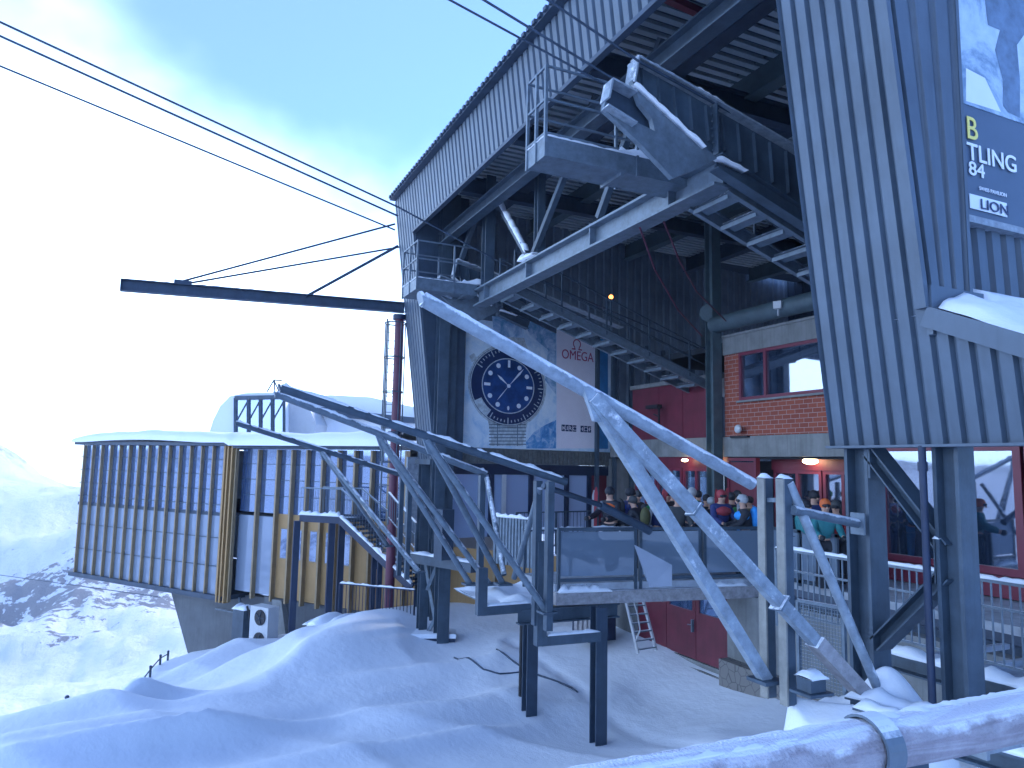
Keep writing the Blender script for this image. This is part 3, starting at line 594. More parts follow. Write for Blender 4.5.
# guard panels
gp = thing('guard_panel_row', tuple(D0+Z*ZD), 'row of frosted glass guard panels in steel frames along the terrace edge', 'guard rail')
Ld = (D1-D0).length; cuts = [0.05, 1.87, 1.93, 3.45, 3.51, Ld-0.05]
for a, b in zip(cuts[::2], cuts[1::2]):
    p, q = D0+dd*a, D0+dd*b; m = MB()
    m.bar(p+Z*-1.33, q+Z*-1.33, 0.06, 0.07); m.bar(p+Z*-2.38, q+Z*-2.38, 0.06, 0.07); m.bar(p+dd*.03+Z*-2.6, p+dd*.03+Z*-1.3, 0.06, 0.07); m.bar(q-dd*.03+Z*-2.6, q-dd*.03+Z*-1.3, 0.06, 0.07)
    f = m.build('panel_frame', M_STEEL, gp); g = MB(); g.bar(p+dd*.06+Z*-1.84, q-dd*.06+Z*-1.84, 0.02, 0.92); g.build('panel', M_GLASSP, f)
gp2 = thing('guard_panel_row', (12.55, 10, ZD), 'low guard panels behind the twin grey posts at the end of the bay', 'guard rail')
for a, b in ((11.1, 12.05), (12.1, 12.98)):
    m = MB(); m.bar((12.55, a, -1.33), (12.55, b, -1.33), 0.06, 0.07); m.bar((12.55, a, -2.4), (12.55, b, -2.4), 0.06, 0.07); m.bar((12.55, a+.03, -2.5), (12.55, a+.03, -1.3), 0.06, 0.06); f = m.build('panel_frame', M_STEEL, gp2)
    g = MB(); g.bar((12.55, a+.06, -1.86), (12.55, b, -1.86), 0.02, 0.98); g.build('panel', M_GLASSP, f)
# tipped metal sheet leaning on the panels
m = MB(); P = [at(635, 545, 15.0), at(672, 565, 14.9), at(672, 586, 14.9), at(650, 587, 15.0)]; m.prism(P, -dn*0.05); m.build('metal_sheet', M_PALE, None, 'white metal sheet leaning against the guard panels', 'sheet')
#@@GUIDES
# ------------------------------------------------------------------ entry guides of the cabin bays
def guide(Y, tail, joint, tip, post_y, s1, s2, label, r=0.085, mt=None, post_w=0.13, snow=1, brk=0, pm=None, pz0=-2.5, px=6.4, rm=None):
    mt = mt or M_FROST; pm = pm or M_STEEL
    t = thing('entry_guide', (px, post_y, pz0), label, 'entry guide', 'sloping entry guides of the cabin bays')
    tail, joint, tip = V(tail), V(joint), V(tip)
    m = MB(); m.tube(tip, tail, r, 14); d = (tip-tail).normalized()
    m.tube(tip, tip+d*0.03+Z*-0.02, r*1.05, 14)
    m.build('guide_rail', rm or mt, t)
    if snow: m = MB(); m.cap(tail+Z*r*0.6, tip+Z*r*0.6, r*1.5, 0.055*snow, Y); m.build('snow_cap', M_SNOW, t)
    for k, e in enumerate((s1, s2)):
        if e is None: continue
        e = V(e); m = MB(); (m.bar(joint, e, r*1.55, r*1.85, (1, 0, 0.3)) if Y < 7 else m.tube(joint, e, r*0.85, 12)); m.build('strut', mt, t)
        m = MB(); m.box(e, (0.3, 0.3, 0.04)); m.build('foot_plate', M_STEEL, t)
        if snow: m = MB(); m.cap(joint.lerp(e, 0.05)+Z*r*0.7, joint.lerp(e, 0.95)+Z*r*0.7, r*1.1, 0.035 if Y > 7 else 0.014, Y+k*3+1); m.build('snow_cap', M_SNOW, t)
    m = MB(); m.prism([joint+V((-.12, -.03, .1)), joint+V((.14, -.03, -.02)), joint+V((.22, -.03, -.26)), joint+V((.02, -.03, -.24))], V((0, .06, 0))); m.build('gusset_plate', mt, t)
    return t
def hpost(parent, x, y, z0, z1, w=0.13, mt=None, d=0.14):
    m = MB(); m.bx(x-w/2, x+w/2, y-d/2, y-d/2+0.015, z0, z1); m.bx(x-w/2, x+w/2, y+d/2-0.015, y+d/2, z0, z1); m.bx(x-w/2, x-w/2+0.02, y-d/2+0.015, y+d/2-0.015, z0, z1)
    m.bx(x+w/2-0.02, x+w/2, y-d/2+0.015, y+d/2-0.015, z0, z1); return m.build('post', mt or M_STEEL, parent)
# nearest guide
base1 = onZ(865, 696, -2.55); base1b = onX(766, 680, 6.3)
g1 = guide(6.5, onY(752, 484, 6.62), onY(592, 398, 6.5), onY(423, 299, 6.5), 6.6, base1, base1b, 'nearest entry guide, thick frosted tube running down to the twin grey posts', 0.073, snow=0.4)
for (a, b) in ((757, 0), (776, 1)):
    q = onX(a+8, 480, 6.4); zt = -0.10
    m = MB(); w_ = 0.15; d_ = 0.115
    m.bx(q.x-w_/2, q.x-w_/2+0.025, q.y-d_/2, q.y+d_/2, -2.6, zt); m.build('post', M_POSTW, g1)
    m = MB(); m.bx(q.x-w_/2+0.026, q.x+w_/2, q.y-d_/2+0.012, q.y+d_/2-0.012, -2.6, zt); m.build('post_back', M_STEEL, g1)
    m = MB(); m.cap((q.x-0.08, q.y, zt), (q.x+0.08, q.y, zt), 0.12, 0.04, b); m.build('snow_cap', M_SNOW, g1)
m = MB(); m.tube(onX(789, 483, 6.45), onZ(878, 689, -2.5), 0.055, 12); m.build('strut', M_FROST, g1)
m = MB(); m.tube(onX(793, 510, 6.45), V((7.62, 6.42, -0.63)), 0.055, 12); m.box((7.60, 6.42, -0.63), (0.02, 0.2, 0.26)); m.build('tie_bar', M_GALV, g1)
m = MB(); m.bar(onX(765, 500, 6.4), onX(784, 500, 6.4), 0.05, 0.05); m.build('tie_bar', M_GALV, g1)
# lower sleeve on the big strut: darker split channel
j1 = onY(592, 398, 6.5); m = MB(); m.bar(j1.lerp(base1, 0.80), j1.lerp(base1, 0.985), 0.2, 0.15); m.build('channel_foot', M_WOOD, g1, 'bare rusty lower end of the big strut')
for kf, hx in ((0.665, 0.10), (0.35, 0.085)):
    c_ = j1.lerp(base1, kf); dv = (base1-j1).normalized(); m = MB(); m.bar(c_-dv*0.012, c_+dv*0.012, hx*1.9, hx*2, (1, 0, 0.3))
    m.build('flange', M_GALV, g1)
# second guide, far side of the near bay
def guide2(Y, px_tail, px_joint, px_tip, feet, label, r, posts, mt=M_GALV, Yf=None):
    tail = onY(px_tail[0], px_tail[1], Y); joint = onY(px_joint[0], px_joint[1], Y); tip = onY(px_tip[0], px_tip[1], Y)
    fe = [onX(a, b, c) for a, b, c in feet]+[None]*(2-len(feet))
    g = guide(Y, tail, joint, tip, Y, fe[0], fe[1], label, r, mt, snow=0.8, rm=M_STEEL if Y != 15.6 else None)
    for (px, z0, z1) in posts:
        q = onX(px, 480, 6.4); hpost(g, 6.4, q.y, z0, z1)
    return g
g2 = guide2(12.5, (566, 482), (427, 440), (281, 388), [(503, 584, 6.3), (547, 612, 6.4)], 'second entry guide, dark topped tube ending on the post beside the guard panels', 0.075, [(538, -3.0, -0.3), (550, -3.0, -0.3)], M_GALV)
g3 = guide2(15.6, (486, 474), (380, 438), (276, 394), [(489, 584, 6.4), (470, 584, 6.1)], 'third entry guide, frosted tube ending on the short post with a snowy bracket', 0.078, [(482, -3.2, -0.25)], M_GALV)
g4 = guide2(22.3, (402, 475), (322, 452), (236, 423), [(388, 546, 6.6), (419, 572, 6.4)], 'farthest entry guide, thin dark tube in front of the glazed building', 0.08, [(402, -3.4, -0.45), (410, -3.4, -0.45)], M_GALV)
# small rails and struts of the middle pier
m = MB(); m.tube(onX(543, 486, 6.3), onY(545, 486, 12.6).lerp(onY(600, 505, 12.9), 1), 0.055, 10); m.tube(onY(600, 505, 12.9), onY(650, 531, 12.9), 0.09, 10); m.build('guide_rail', M_STEELD, g2, 'dark lower rail ending in a rubber buffer')
for a, b, g in (((487, 478, 6.4), (504, 575, 6.3), g3), ((540, 488, 6.4), (514, 578, 6.5), g2)):
    m = MB(); m.tube(onX(*a), onX(*b), 0.06, 10); m.build('strut', M_GALV, g)
# U-shaped hanging frames under the pier
for (xa, ya, xb, yb, yt, X, lab) in ((481, 611, 529, 607, 578, 6.4, 'left hanging steel frame like a square U'), (540, 641, 599, 634, 592, 6.4, 'right hanging steel frame like a square U beside the terrace post')):
    F = 15.0 if xa < 500 else 14.2
    p = at(xa, ya, F); q = at(xb, yb, F+0.5); q.z = p.z; t = thing('hanging_frame', p, lab, 'steel frame', 'hanging frames under the pier')
    top = p.copy(); top.z = at(xa, yt-(40 if xa > 500 else 0), F).z
    m = MB(); m.bar(p-Z*0.08, top+Z*0.2, 0.16, 0.2, (1, 0, 0)); m.build('upright', M_STEEL, t)
    m = MB(); m.bar(p, q, 0.16, 0.17); m.build('arm', M_STEEL, t)
    m = MB(); m.cap(p+(q-p)*0.1+Z*0.09, q+Z*0.09, 0.14, 0.05, 3); m.build('snow_cap', M_SNOW, t)
# pier steelwork: platform slabs with snow where the struts land
pr = thing('pier_platform', (6.6, 14, -2.9), 'snow covered steel pier where the struts of the middle guides land', 'pier')
for y_ in (15.6, 13.9): m = MB(); m.ibeam((6.6, y_, -3.1), (9, y_, -3.1), 0.2, 0.3, 0.03); m.build('beam', M_STEEL, pr)
m = MB(); m.bx(6.1, 7.5, 13.9, 16.2, -2.92, -2.86); m.build('plate', M_GALV, pr)
xs = np.arange(6.05, 7.6, 0.08); ys = np.arange(13.85, 16.3, 0.08)
m = MB(); m.add(*grid_mesh(xs, ys, lambda x, y: -2.88+max(-0.02, 0.22*(noise.noise(V((x*2, y*1.5, 7)))+0.35))*min(1, (x-6.0)*3, (16.35-y)*3, (y-13.8)*3)), True); m.build('snow_cap', M_SNOW, pr)
# tower frame in front of the left leg
tw = thing('support_frame', at(433, 640, 22.3), 'twin column support frame with snowy foot left of the pier', 'support frame')
for px, w_ in ((422.5, 0.26), (442, 0.36)):
    q = at(px, 600, 22.3+(0.3 if px < 430 else -0.3)); hc = hcol(tw, q.x, q.y, -5.55, -2.85, w_, w_, 0.03, M_STEEL)
a = at(425, 560, 22.5); b = at(438, 636, 22.3); m = MB(); m.bar(a, b, 0.08, 0.1); m.bar(at(438, 562, 22.3), at(427, 590, 22.3), 0.08, 0.1); m.bar(at(440, 610, 22.3), at(428, 632, 22.4), 0.08, 0.1); m.build('brace', M_GALV, tw)
m = MB(); p = at(413, 553, 22.6); q = at(476, 551, 20.6); p.z = q.z = -2.85; m.bar(p, q, 0.35, 0.26); m.build('beam', M_STEEL, tw)
m = MB(); m.cap(p+Z*0.13, q+Z*0.13, 0.3, 0.06, 5); m.build('snow_cap', M_SNOW, tw)
c = at(433, 637, 22.3); m = MB(); m.box(c-Z*0.1, (1.3, 0.7, 0.3), rad(-20)); m.build('foot', M_NAVY, tw); m = MB(); m.box(c+Z*0.1, (1.35, 0.75, 0.12), rad(-20)); m.build('snow_cap', M_SNOW, tw)
# shelter and rails on the pier behind
for k, (a, b, zt) in ((1, ((441, 21.2), (449, 20.9), -1.0)),):
    p = at(a[0], 500, a[1]); q = at(b[0], 500, b[1]); p.z = q.z = -2.0; m = MB(); m.bar(p, q, 0.4, 1.4); m.build('equipment_cabinet', M_STEELD if k else M_GREEN, None, 'grey ribbed cabinet above the support frame' if k else 'narrow green grey cabinet with a pale edge above the support frame', 'cabinet')

#@@RAILS
# ------------------------------------------------------------------ railings
def railing(name, pts, label, h=1.1, spacing=0.12, mt=None, bar=0.012, post=1.5, group=None, mid=False, snow=True, rails=(0.1,)):
    mt = mt or M_GALV; pts = [V(p) for p in pts]; t = thing(name, pts[0], label, 'railing', group)
    m = MB()
    for a, b in zip(pts, pts[1:]):
        m.bar(a+Z*h, b+Z*h, 0.05, 0.04)
        for r_ in rails: m.bar(a+Z*r_, b+Z*r_, 0.03, 0.03)
    m.build('handrail', mt, t)
    bm_ = MB(); psts = []
    for a, b in zip(pts, pts[1:]):
        n = max(1, round((b-a).length/post))
        for i in range(n+1): p = a.lerp(b, i/n); m = MB(); m.bar(p-Z*0.15, p+Z*(h+0.01), 0.05, 0.05, (0, 1, 0)); m.build('post', mt, t)
        if spacing:
            n = max(1, round((b-a).length/spacing))
            for i in range(1, n): p = a.lerp(b, i/n); bm_.bar(p+Z*min(rails), p+Z*h, bar, bar, (0, 1, 0))
    if spacing: bm_.build('baluster', mt, t)
    if snow:
        m = MB()
        for a, b in zip(pts, pts[1:]): m.cap(a+Z*(h+0.02), b+Z*(h+0.02), 0.07, 0.045, a.x)
        m.build('snow_cap', M_SNOW, t)
    return t
p = onZ(973, 575, -1.35); q = onZ(885, 545, -1.35)
XF = 9.4
railing('steel_railing', [(XF, 3.0, -2.45), (XF, 6.45, -2.45)], 'galvanised barred railing right of the nearest steel column', 1.12, 0.115, M_GALV, 0.018, 1.6, rails=(0.12, 0.8))
railing('steel_railing', [(XF, 6.55, -2.45), (XF, 9.6, -2.45)], 'galvanised barred railing between the two right steel columns', 1.12, 0.115, M_GALV, 0.018, 1.6, rails=(0.12, 0.8))
mf = thing('mesh_fence', (11, 8.5, -3.4), 'wire mesh fence panel between the grey post and the steel column', 'fence')
m = MB(); a = at(797, 562, 11.6); b = at(842, 562, 11.0); a.z = b.z = -2.0
for u, v_ in ((a, b),):
    m.bar(u, v_, 0.05, 0.05); m.bar(u-Z*1.35, v_-Z*1.35, 0.05, 0.05); m.bar(u, u-Z*1.35, 0.05, 0.05, (0, 1, 0)); m.bar(v_, v_-Z*1.35, 0.05, 0.05, (0, 1, 0))
m.build('frame', M_GALV, mf); m = MB()
for i in range(1, 16): p = a.lerp(b, i/16); m.bar(p, p-Z*1.35, 0.007, 0.007, (0, 1, 0))
for i in range(1, 26): m.bar(a-Z*1.35*i/26, b-Z*1.35*i/26, 0.007, 0.007)
m.build('wire_mesh', M_GALV, mf)
railing('steel_railing', [(7.4, 15.3, -2.6), (12.3, 15.3, -2.6)], 'barred railing on the far side of the middle pier', 1.1, 0.14, M_STEEL, 0.02, 1.6)
cp = thing('corrugated_screen', (8.0, 16.9, -3), 'low corrugated metal screen with snowy rail behind the pier struts', 'screen')
a = at(494, 545, 20.5); b = at(541, 545, 19.4); a.z = b.z = -2.7; m = MB(); m.corr(a, b, a+Z*1.25, b+Z*1.25, (b-a).cross(Z), 0.11, 0.03, 0.03); m.build('sheet', M_GALV, cp)
m = MB(); m.cap(a+Z*1.26, b+Z*1.26, 0.1, 0.1, 3); m.build('snow_cap', M_SNOW, cp)
railing('steel_railing', [at(560, 0, 1)*0+V((9.2, 19.6, -2.5)), V((13.5, 20.2, -2.5))], 'thin railing in front of the dark windows under the watch advert', 1.1, 0.14, M_STEEL, 0.012, 1.6, snow=False)
#@@CATWALK
# ------------------------------------------------------------------ sloping catwalks under the ropes
SL = -0.34
def catwalk(x0, y0, y1, z0, Ln, label):
    t = thing('catwalk', (x0, (y0+y1)/2, z0), label, 'catwalk', 'sloping catwalks under the ropes')
    d = V((1, 0, SL)); 
    for y in (y0, y1): m = MB(); m.ibeam(V((x0, y, z0)), V((x0, y, z0))+d*Ln, 0.1, 0.26, 0.025); m.build('side_beam', M_GALV, t)
    m = MB(); n = int(Ln/0.62)
    for i in range(n+1):
        p = V((x0, 0, z0))+d*(i*0.62+0.2); m.bar(V((p.x, y0+0.05, p.z-0.05)), V((p.x, y1-0.05, p.z-0.05)), 0.30, 0.03, V((SL, 0, -1))*-1)
        m.bar(V((p.x-0.17, y0+0.05, p.z-0.10)), V((p.x-0.17, y1-0.05, p.z-0.10)), 0.03, 0.08)
    m.build('tread', M_GALV, t)
    m = MB()
    for y in (y0, y1):
        a = V((x0, y, z0)); m.bar(a+Z*1.1, a+d*Ln+Z*1.1, 0.035, 0.035); m.bar(a+Z*0.6, a+d*Ln+Z*0.6, 0.025, 0.025)
        for i in range(int(Ln/1.5)+1): m.bar(a+d*(i*1.5), a+d*(i*1.5)+Z*1.1, 0.04, 0.04, (0, 1, 0))
    m.build('handrail', M_STEEL, t)
    return t
catwalk(8.25, 18.0, 19.0, 4.85, 6.9, 'far sloping catwalk running down above the watch advert')
catwalk(8.25, 9.35, 10.35, 4.78, 8.5, 'near sloping catwalk seen from below beside the big ribbed leg')
# ------------------------------------------------------------------ rope saddles
def saddle(Y, dx, dz, label):
    def q(px, py, y=9.3): v = onY(px, py, y); return v
    t = thing('rope_saddle', (8, Y, 5), label, 'rope saddle', 'rope saddles on the cross beam')
    o = V((dx, Y-9.3, dz))
    def poly(pts, y, th, mt, nm, sc=1): m = MB(); m.prism([q(*p, y)+o for p in pts], V((0, th, 0))); return m.build(nm, mt, t)
    poly([(634, 64), (676, 87), (718, 111), (760, 135), (803, 160), (803, 214), (760, 186), (718, 158), (688, 132), (660, 108), (630, 84)], 9.3, 0.06, M_STEEL, 'web')
    tp = [(634, 62), (676, 85), (718, 109), (760, 133), (803, 158), (900, 215)]
    m = MB()
    for a, b in zip(tp, tp[1:]): m.bar(q(*a)+o+V((0, 0.02, 0.03)), q(*b)+o+V((0, 0.02, 0.03)), 0.34, 0.035)
    a, b = q(630, 86)+o, q(634, 62)+o; m.bar(a, b, 0.03, 0.3, (0, 1, 0)); m.build('top_flange', M_FROST, t)
    m = MB()
    for i in range(11):
        k = i/10; a = q(640+k*160, 70+k*91)+o; b = q(643+k*160, 100+k*104)+o; m.bar(a+V((0, -0.03, 0)), b+V((0, -0.03, 0)), 0.015, 0.09, (0, 1, 0))
    m.build('stiffener', M_STEEL, t)
    m = MB(); a = q(712, 106)+o; b = q(714, 156)+o; m.bar(a-Y_*0.05, b-Y_*0.05, 0.03, 0.16, (0, 1, 0))
    for i in range(7):
        p = a.lerp(b, i/7+0.07)-Y_*0.07
        for s_ in (-0.07, 0.07): m.sphere(p+V((s_, 0, 0)), 0.02, 6, 4)
    m.build('splice_plate', M_STEEL, t)
    poly([(632, 80), (672, 117), (704, 148), (718, 158), (690, 172), (673, 178), (640, 143), (604, 109), (605, 101), (634, 121), (655, 131), (652, 118), (640, 103)], 9.0, 0.1, M_GALV, 'nose_plate')
    poly([(608, 84), (640, 97), (660, 133), (634, 121), (606, 103)], 9.2, 0.05, M_STEELD, 'inner_plate')
    m = MB(); m.bar(q(605, 101, 9.1)+o, q(609, 82, 9.1)+o, 0.03, 0.26, (0, 1, 0)); m.bar(q(609, 82, 9.1)+o, q(633, 95, 9.1)+o, 0.26, 0.03); m.bar(q(605, 107, 8.95)+o, q(634, 125, 8.95)+o, 0.2, 0.03); m.build('lip', M_FROST, t)
    m = MB(); m.cap(q(634, 61)+o+Z*0.05, q(720, 108)+o+Z*0.05, 0.2, 0.05, 1); m.cap(q(634, 84, 8.95)+o, q(704, 148, 8.95)+o, 0.14, 0.05, 3); m.cap(q(716, 158, 9)+o, q(745, 172, 9)+o, 0.18, 0.05, 3); m.build('snow_cap', M_SNOW, t)
    # low skirt beam behind the nose following the rope line
    a = q(716, 162, 9.1)+o; bl = 6 if Y < 10 else 1; m = MB(); m.ibeam(a, a+V((bl, 0, SL*bl)), 0.22, 0.3, 0.03); m.build('base_beam', M_STEEL, t)
    return t
saddle(9.3, 0, 0, 'near rope saddle, big bolted steel girder with a forked snowy nose')
saddle(21.0, 1.3, -0.2, 'far rope saddle behind the small left platform')
# ------------------------------------------------------------------ service platforms hung in the mouth
def platform(x0, x1, y0, y1, z, label, hr=1.55):
    t = thing('service_platform', (x0, (y0+y1)/2, z), label, 'platform', 'service platforms in the hall mouth')
    m = MB(); m.bx(x0, x1, y0, y1, z, z+0.05)
    m.bx(x0, x1, y0, y0+0.04, z+0.05, z+0.34); m.bx(x0, x1, y1-0.04, y1, z+0.05, z+0.34); m.bx(x0, x0+0.04, y0+0.04, y1-0.04, z+0.05, z+0.34)
    m.bar((x0+1.5, y0, z-0.03), (x0+1.5, y1, z-0.03), 0.06, 0.06); m.build('floor', M_GALV, t)
    m = MB()
    for hh in (hr, hr*0.63, hr*0.25):
        m.bar((x0, y0, z+hh), (x1, y0, z+hh), 0.035, 0.035); m.bar((x0, y1, z+hh), (x1, y1, z+hh), 0.035, 0.035); m.bar((x0, y0, z+hh), (x0, y1, z+hh), 0.035, 0.035)
    m.build('handrail', M_GALV, t)
    for (x, y) in ((x0, y0), (x0, (y0+y1)/2), (x0, y1), ((x0+x1)/2+0.2, y0), ((x0+x1)/2+0.2, y1)):
        m = MB(); m.bar((x, y, z-0.02), (x, y, z+hr+0.02), 0.05, 0.05, (0, 1, 0)); m.build('post', M_GALV, t)
    m = MB(); m.cap((x0, y0+0.02, z+0.34), (x1, y0+0.02, z+0.34), 0.08, 0.04, 3); m.cap((x0+1.4, y0+0.02, z+0.35), (x0+2.3, y0+0.02, z+0.35), 0.12, 0.12, 6); m.cap((x0+0.02, y0, z+0.34), (x0+0.02, y1, z+0.34), 0.08, 0.03, 3); m.build('snow_cap', M_SNOW, t)
    return t
zp = 5.05
a = onZ(527, 170, zp); b = onZ(549, 156, zp)
platform(a.x, a.x+3.2, b.y, a.y, zp, 'railed service platform in front of the near rope saddle')
zp = 5.0; a = onZ(403, 270, zp); b = onZ(412, 273, zp)
p2 = onZ(405, 271, zp)
platform(6.1, 8.0, 20.15, 21.6, 5.05, 'railed service platform tucked beside the left leg', 1.45)
#@@ROPES
# ------------------------------------------------------------------ ropes
def rope(pts, r, label, cat='rope', group='suspended ropes and cables', mt=None, n=7):
    m = MB(); m.path([V(p) for p in pts], r, n); return m.build('steel_rope', mt or M_STEELD, None, label, cat, group)
def ropeln(pa_, pb_, Ya, Yb, far, r, label):
    a = onY(pa_[0], pa_[1], Ya); b = onY(pb_[0], pb_[1], Yb); d = (a-b).normalized(); rope([b, a, a+d*far], r, label)
ropeln((0, 22), (398, 207), 19.4, 19.6, 60, 0.028, 'upper rope of the close pair crossing the left sky')
ropeln((0, 36), (398, 216), 19.0, 19.2, 60, 0.028, 'lower rope of the close pair crossing the left sky')
ropeln((0, 66), (395, 230), 18.2, 18.4, 60, 0.022, 'thin lowest rope crossing the left sky')
ropeln((450, 0), (612, 88), 9.6, 9.6, 40, 0.018, 'left rope of the three running down to the near saddle')
ropeln((484, 0), (640, 95), 9.3, 9.35, 40, 0.02, 'middle rope of the three running down to the near saddle')
ropeln((548, 0), (640, 62), 9.1, 9.15, 40, 0.02, 'right rope of the three running down to the near saddle')
for k, (y, z) in enumerate(((19.4, 6.3), (9.3, 6.45))):
    rope([onY(398, 207, 19.6) if k == 0 else onY(640, 62, 9.15), V((9, y, z-0.55)), V((20, y, z-3.4))], 0.025, ('rope running on into the dark hall over the %s catwalk' % ('far', 'near')[k]))
# boom with stays, mast and caged ladder
bm = thing('boom', (6.9, 24.5, 5.0), 'long dark horizontal boom sticking out left of the hall', 'boom')
tip = onY(121, 285, 24.5); root = V((7.0, 24.5, 5.28)); root.z = onY(405, 308, 24.5).z
m = MB(); m.ibeam(tip, root, 0.26, 0.36, 0.03); m.box(tip, (0.03, 0.27, 0.36)); m.build('beam', M_STEELD, bm)
m = MB(); m.cap(tip+Z*0.18, tip.lerp(root, 0.6)+Z*0.18, 0.14, 0.03, 2); m.build('snow_cap', M_SNOW, bm)
s1 = onY(183, 281, 24.5); m = MB(); m.tube(s1, onY(395, 224, 24.3), 0.035, 6); m.tube(onY(190, 283, 24.6), onY(400, 247, 25.5), 0.035, 6); m.build('stay_cable', M_STEELD, bm)
m = MB(); m.tube(onY(305, 297, 24.5), onY(398, 246, 24.4), 0.05, 8); m.build('stay_rod', M_STEELD, bm)
m = MB(); m.box(s1-Z*0.05, (0.5, 0.2, 0.12)); m.build('clevis', M_STEELD, bm)
ms = thing('mast', V((6.9, 24.5, -5.4)), 'slim wine red round mast standing under the boom', 'mast')
m = MB(); m.tube((6.85, 24.5, -5.5), (6.85, 24.5, 5.1), 0.16, 16); m.build('pole', M_MAST, ms)
m = MB(); m.tube((6.85, 24.5, 4.95), (6.85, 24.5, 5.12), 0.24, 16); m.tube((6.85, 24.5, 0.95), (6.85, 24.5, 1.05), 0.26, 16); m.build('collar', M_NAVY, ms)
lc = thing('caged_ladder', V((6.3, 24.6, -2)), 'caged access ladder beside the wine red mast', 'ladder')
cx, cy = onY(390, 400, 24.8).x, 24.8
m = MB()
for s_ in (-0.2, 0.2): m.bar((cx+s_, cy, -2.3), (cx+s_, cy, 5.0), 0.05, 0.05, (0, 1, 0))
m.build('side_rail', M_GALV, lc); m = MB()
for i in range(26): m.bar((cx-0.2, cy, -2.2+i*0.28), (cx+0.2, cy, -2.2+i*0.28), 0.022, 0.022)
m.build('rung', M_GALV, lc); m = MB()
for z in (0.0, 1.2, 2.4, 3.6, 4.8):
    pts = [V((cx+0.36*math.cos(t), cy-0.35+0.36*math.sin(t), z)) for t in np.linspace(0, 2*math.pi, 15)]; m.path(pts, 0.024, 5)
for t in np.linspace(0, 2*math.pi, 6)[:-1]: m.bar((cx+0.36*math.cos(t), cy-0.35+0.36*math.sin(t), 0), (cx+0.36*math.cos(t), cy-0.35+0.36*math.sin(t), 4.8), 0.035, 0.03, (0, 1, 0))
m.build('cage', M_STEEL, lc)
# hanging electric cables in the hall and small lamp
rope([onY(640, 228, 11.2), onY(655, 270, 12.5), onY(678, 310, 14), onY(702, 336, 15.5)], 0.02, 'left reddish cable drooping from the cross beam', 'cable', 'drooping cables under the cross beam', M_MAST, 6)
rope([onY(664, 222, 11.2), onY(680, 262, 12.5), onY(697, 292, 14), onY(726, 321, 16)], 0.02, 'right reddish cable drooping from the cross beam', 'cable', 'drooping cables under the cross beam', M_MAST, 6)
la = thing('signal_lamp', onY(611, 297, 19), 'small glowing orange signal lamp above the far catwalk', 'lamp')
q = onY(611, 297, 19); m = MB(); m.sphere(q, 0.07, 10, 6); m.build('bulb', M_ORANGE, la); m = MB(); m.bar(q-Z*0.9, q-Z*0.07, 0.05, 0.05, (0, 1, 0)); m.box(q-Z*0.1, (0.14, 0.14, 0.05)); m.build('stem', M_STEEL, la)
q = onX(778, 305, 14.4); m = MB(); m.box(q, (0.12, 0.22, 0.2), rad(20)); m.bar(q, q-Z*0.3, 0.03, 0.03, (0, 1, 0)); m.build('camera_box', M_WHITE, None, 'small white box lamp on the round beam over the brick room', 'lamp')
q = onX(738, 429, 14.8); cm = thing('bulkhead_lamp', q, 'small white bulkhead lamp low on the brick wall', 'lamp'); m = MB(); m.sphere(q, 0.13, 12, 8, (0.6, 1, 1)); m.build('globe', M_WHITE, cm); m = MB(); m.box(q+V((0.1, 0, -0.22)), (0.2, 0.7, 0.05)); m.build('bracket', M_BLACK, cm)
rp = thing('red_beacon', (10.2, 9.8, 7.6), 'short red arm with a hook hanging high under the roof', 'beacon')
a = onY(672, 0, 10.2); b = onY(700, 13, 10.2); m = MB(); m.bar(a+(a-b), b, 0.14, 0.14); m.build('arm', M_RED, rp); m = MB(); m.tube(b, b-Z*0.2, 0.03, 6); m.build('hook', M_STEEL, rp)
#@@ADS
# ------------------------------------------------------------------ watch advert
BA = V((8.4, 23.0, 0.55)); BD = V((6.95, 1.33, 0)).normalized(); BN = V((BD.y, -BD.x, 0)); BLn = 7.05; BH = 4.42
ad = thing('advert_billboard', BA, 'large pale blue wristwatch advert with a white lettered strip on the left inner wall', 'billboard')
def bp(s, h, o=0.0): return BA+BD*s+Z*h+BN*o
def bpx(px, py, o=0.0): return onP(px, py, BA+BN*o, BN)
m = MB(); m.prism([bp(0, 0, 0.02), bp(BLn, 0, 0.02), bp(BLn, BH, 0.02), bp(0, BH, 0.02)], BN*0.08); m.build('panel', print_mat('advert_sky_print', (0.45, 0.66, 0.84), (0.80, 0.90, 0.96), 1.3, (0.70, 0.83, 0.93)), ad)
M_PW = mat('advert_white_print', (0.86, 0.82, 0.88), 0.5, 0, 0.03); M_PN = mat('advert_navy_print', (0.012, 0.03, 0.10), 0.4, 0, 0.2, 3); M_PB = mat('advert_blue_print', (0.05, 0.24, 0.52), 0.5, 0, 0.3, 2)
M_PS = mat('advert_silver_print', (0.50, 0.58, 0.62), 0.5, 0, 0.35, 9); M_PL = mat('advert_lume_print', (0.75, 0.82, 0.88), 0.5, 0, 0.03); M_PR = mat('advert_red_lettering', (0.42, 0.06, 0.14), 0.5, 0, 0.02)
def shp(px_list, o, mt, nm): m = MB(); m.add([bpx(x, y, o) for x, y in px_list], [tuple(range(len(px_list)))]); return m.build(nm, mt, ad)
M_WAVE = print_mat('advert_wave_print', (0.06, 0.22, 0.50), (0.45, 0.62, 0.80), 3.2, (0.12, 0.36, 0.66))
M_WAVE2 = print_mat('advert_spray_print', (0.10, 0.30, 0.50), (0.60, 0.74, 0.86), 2.2, (0.30, 0.48, 0.68))
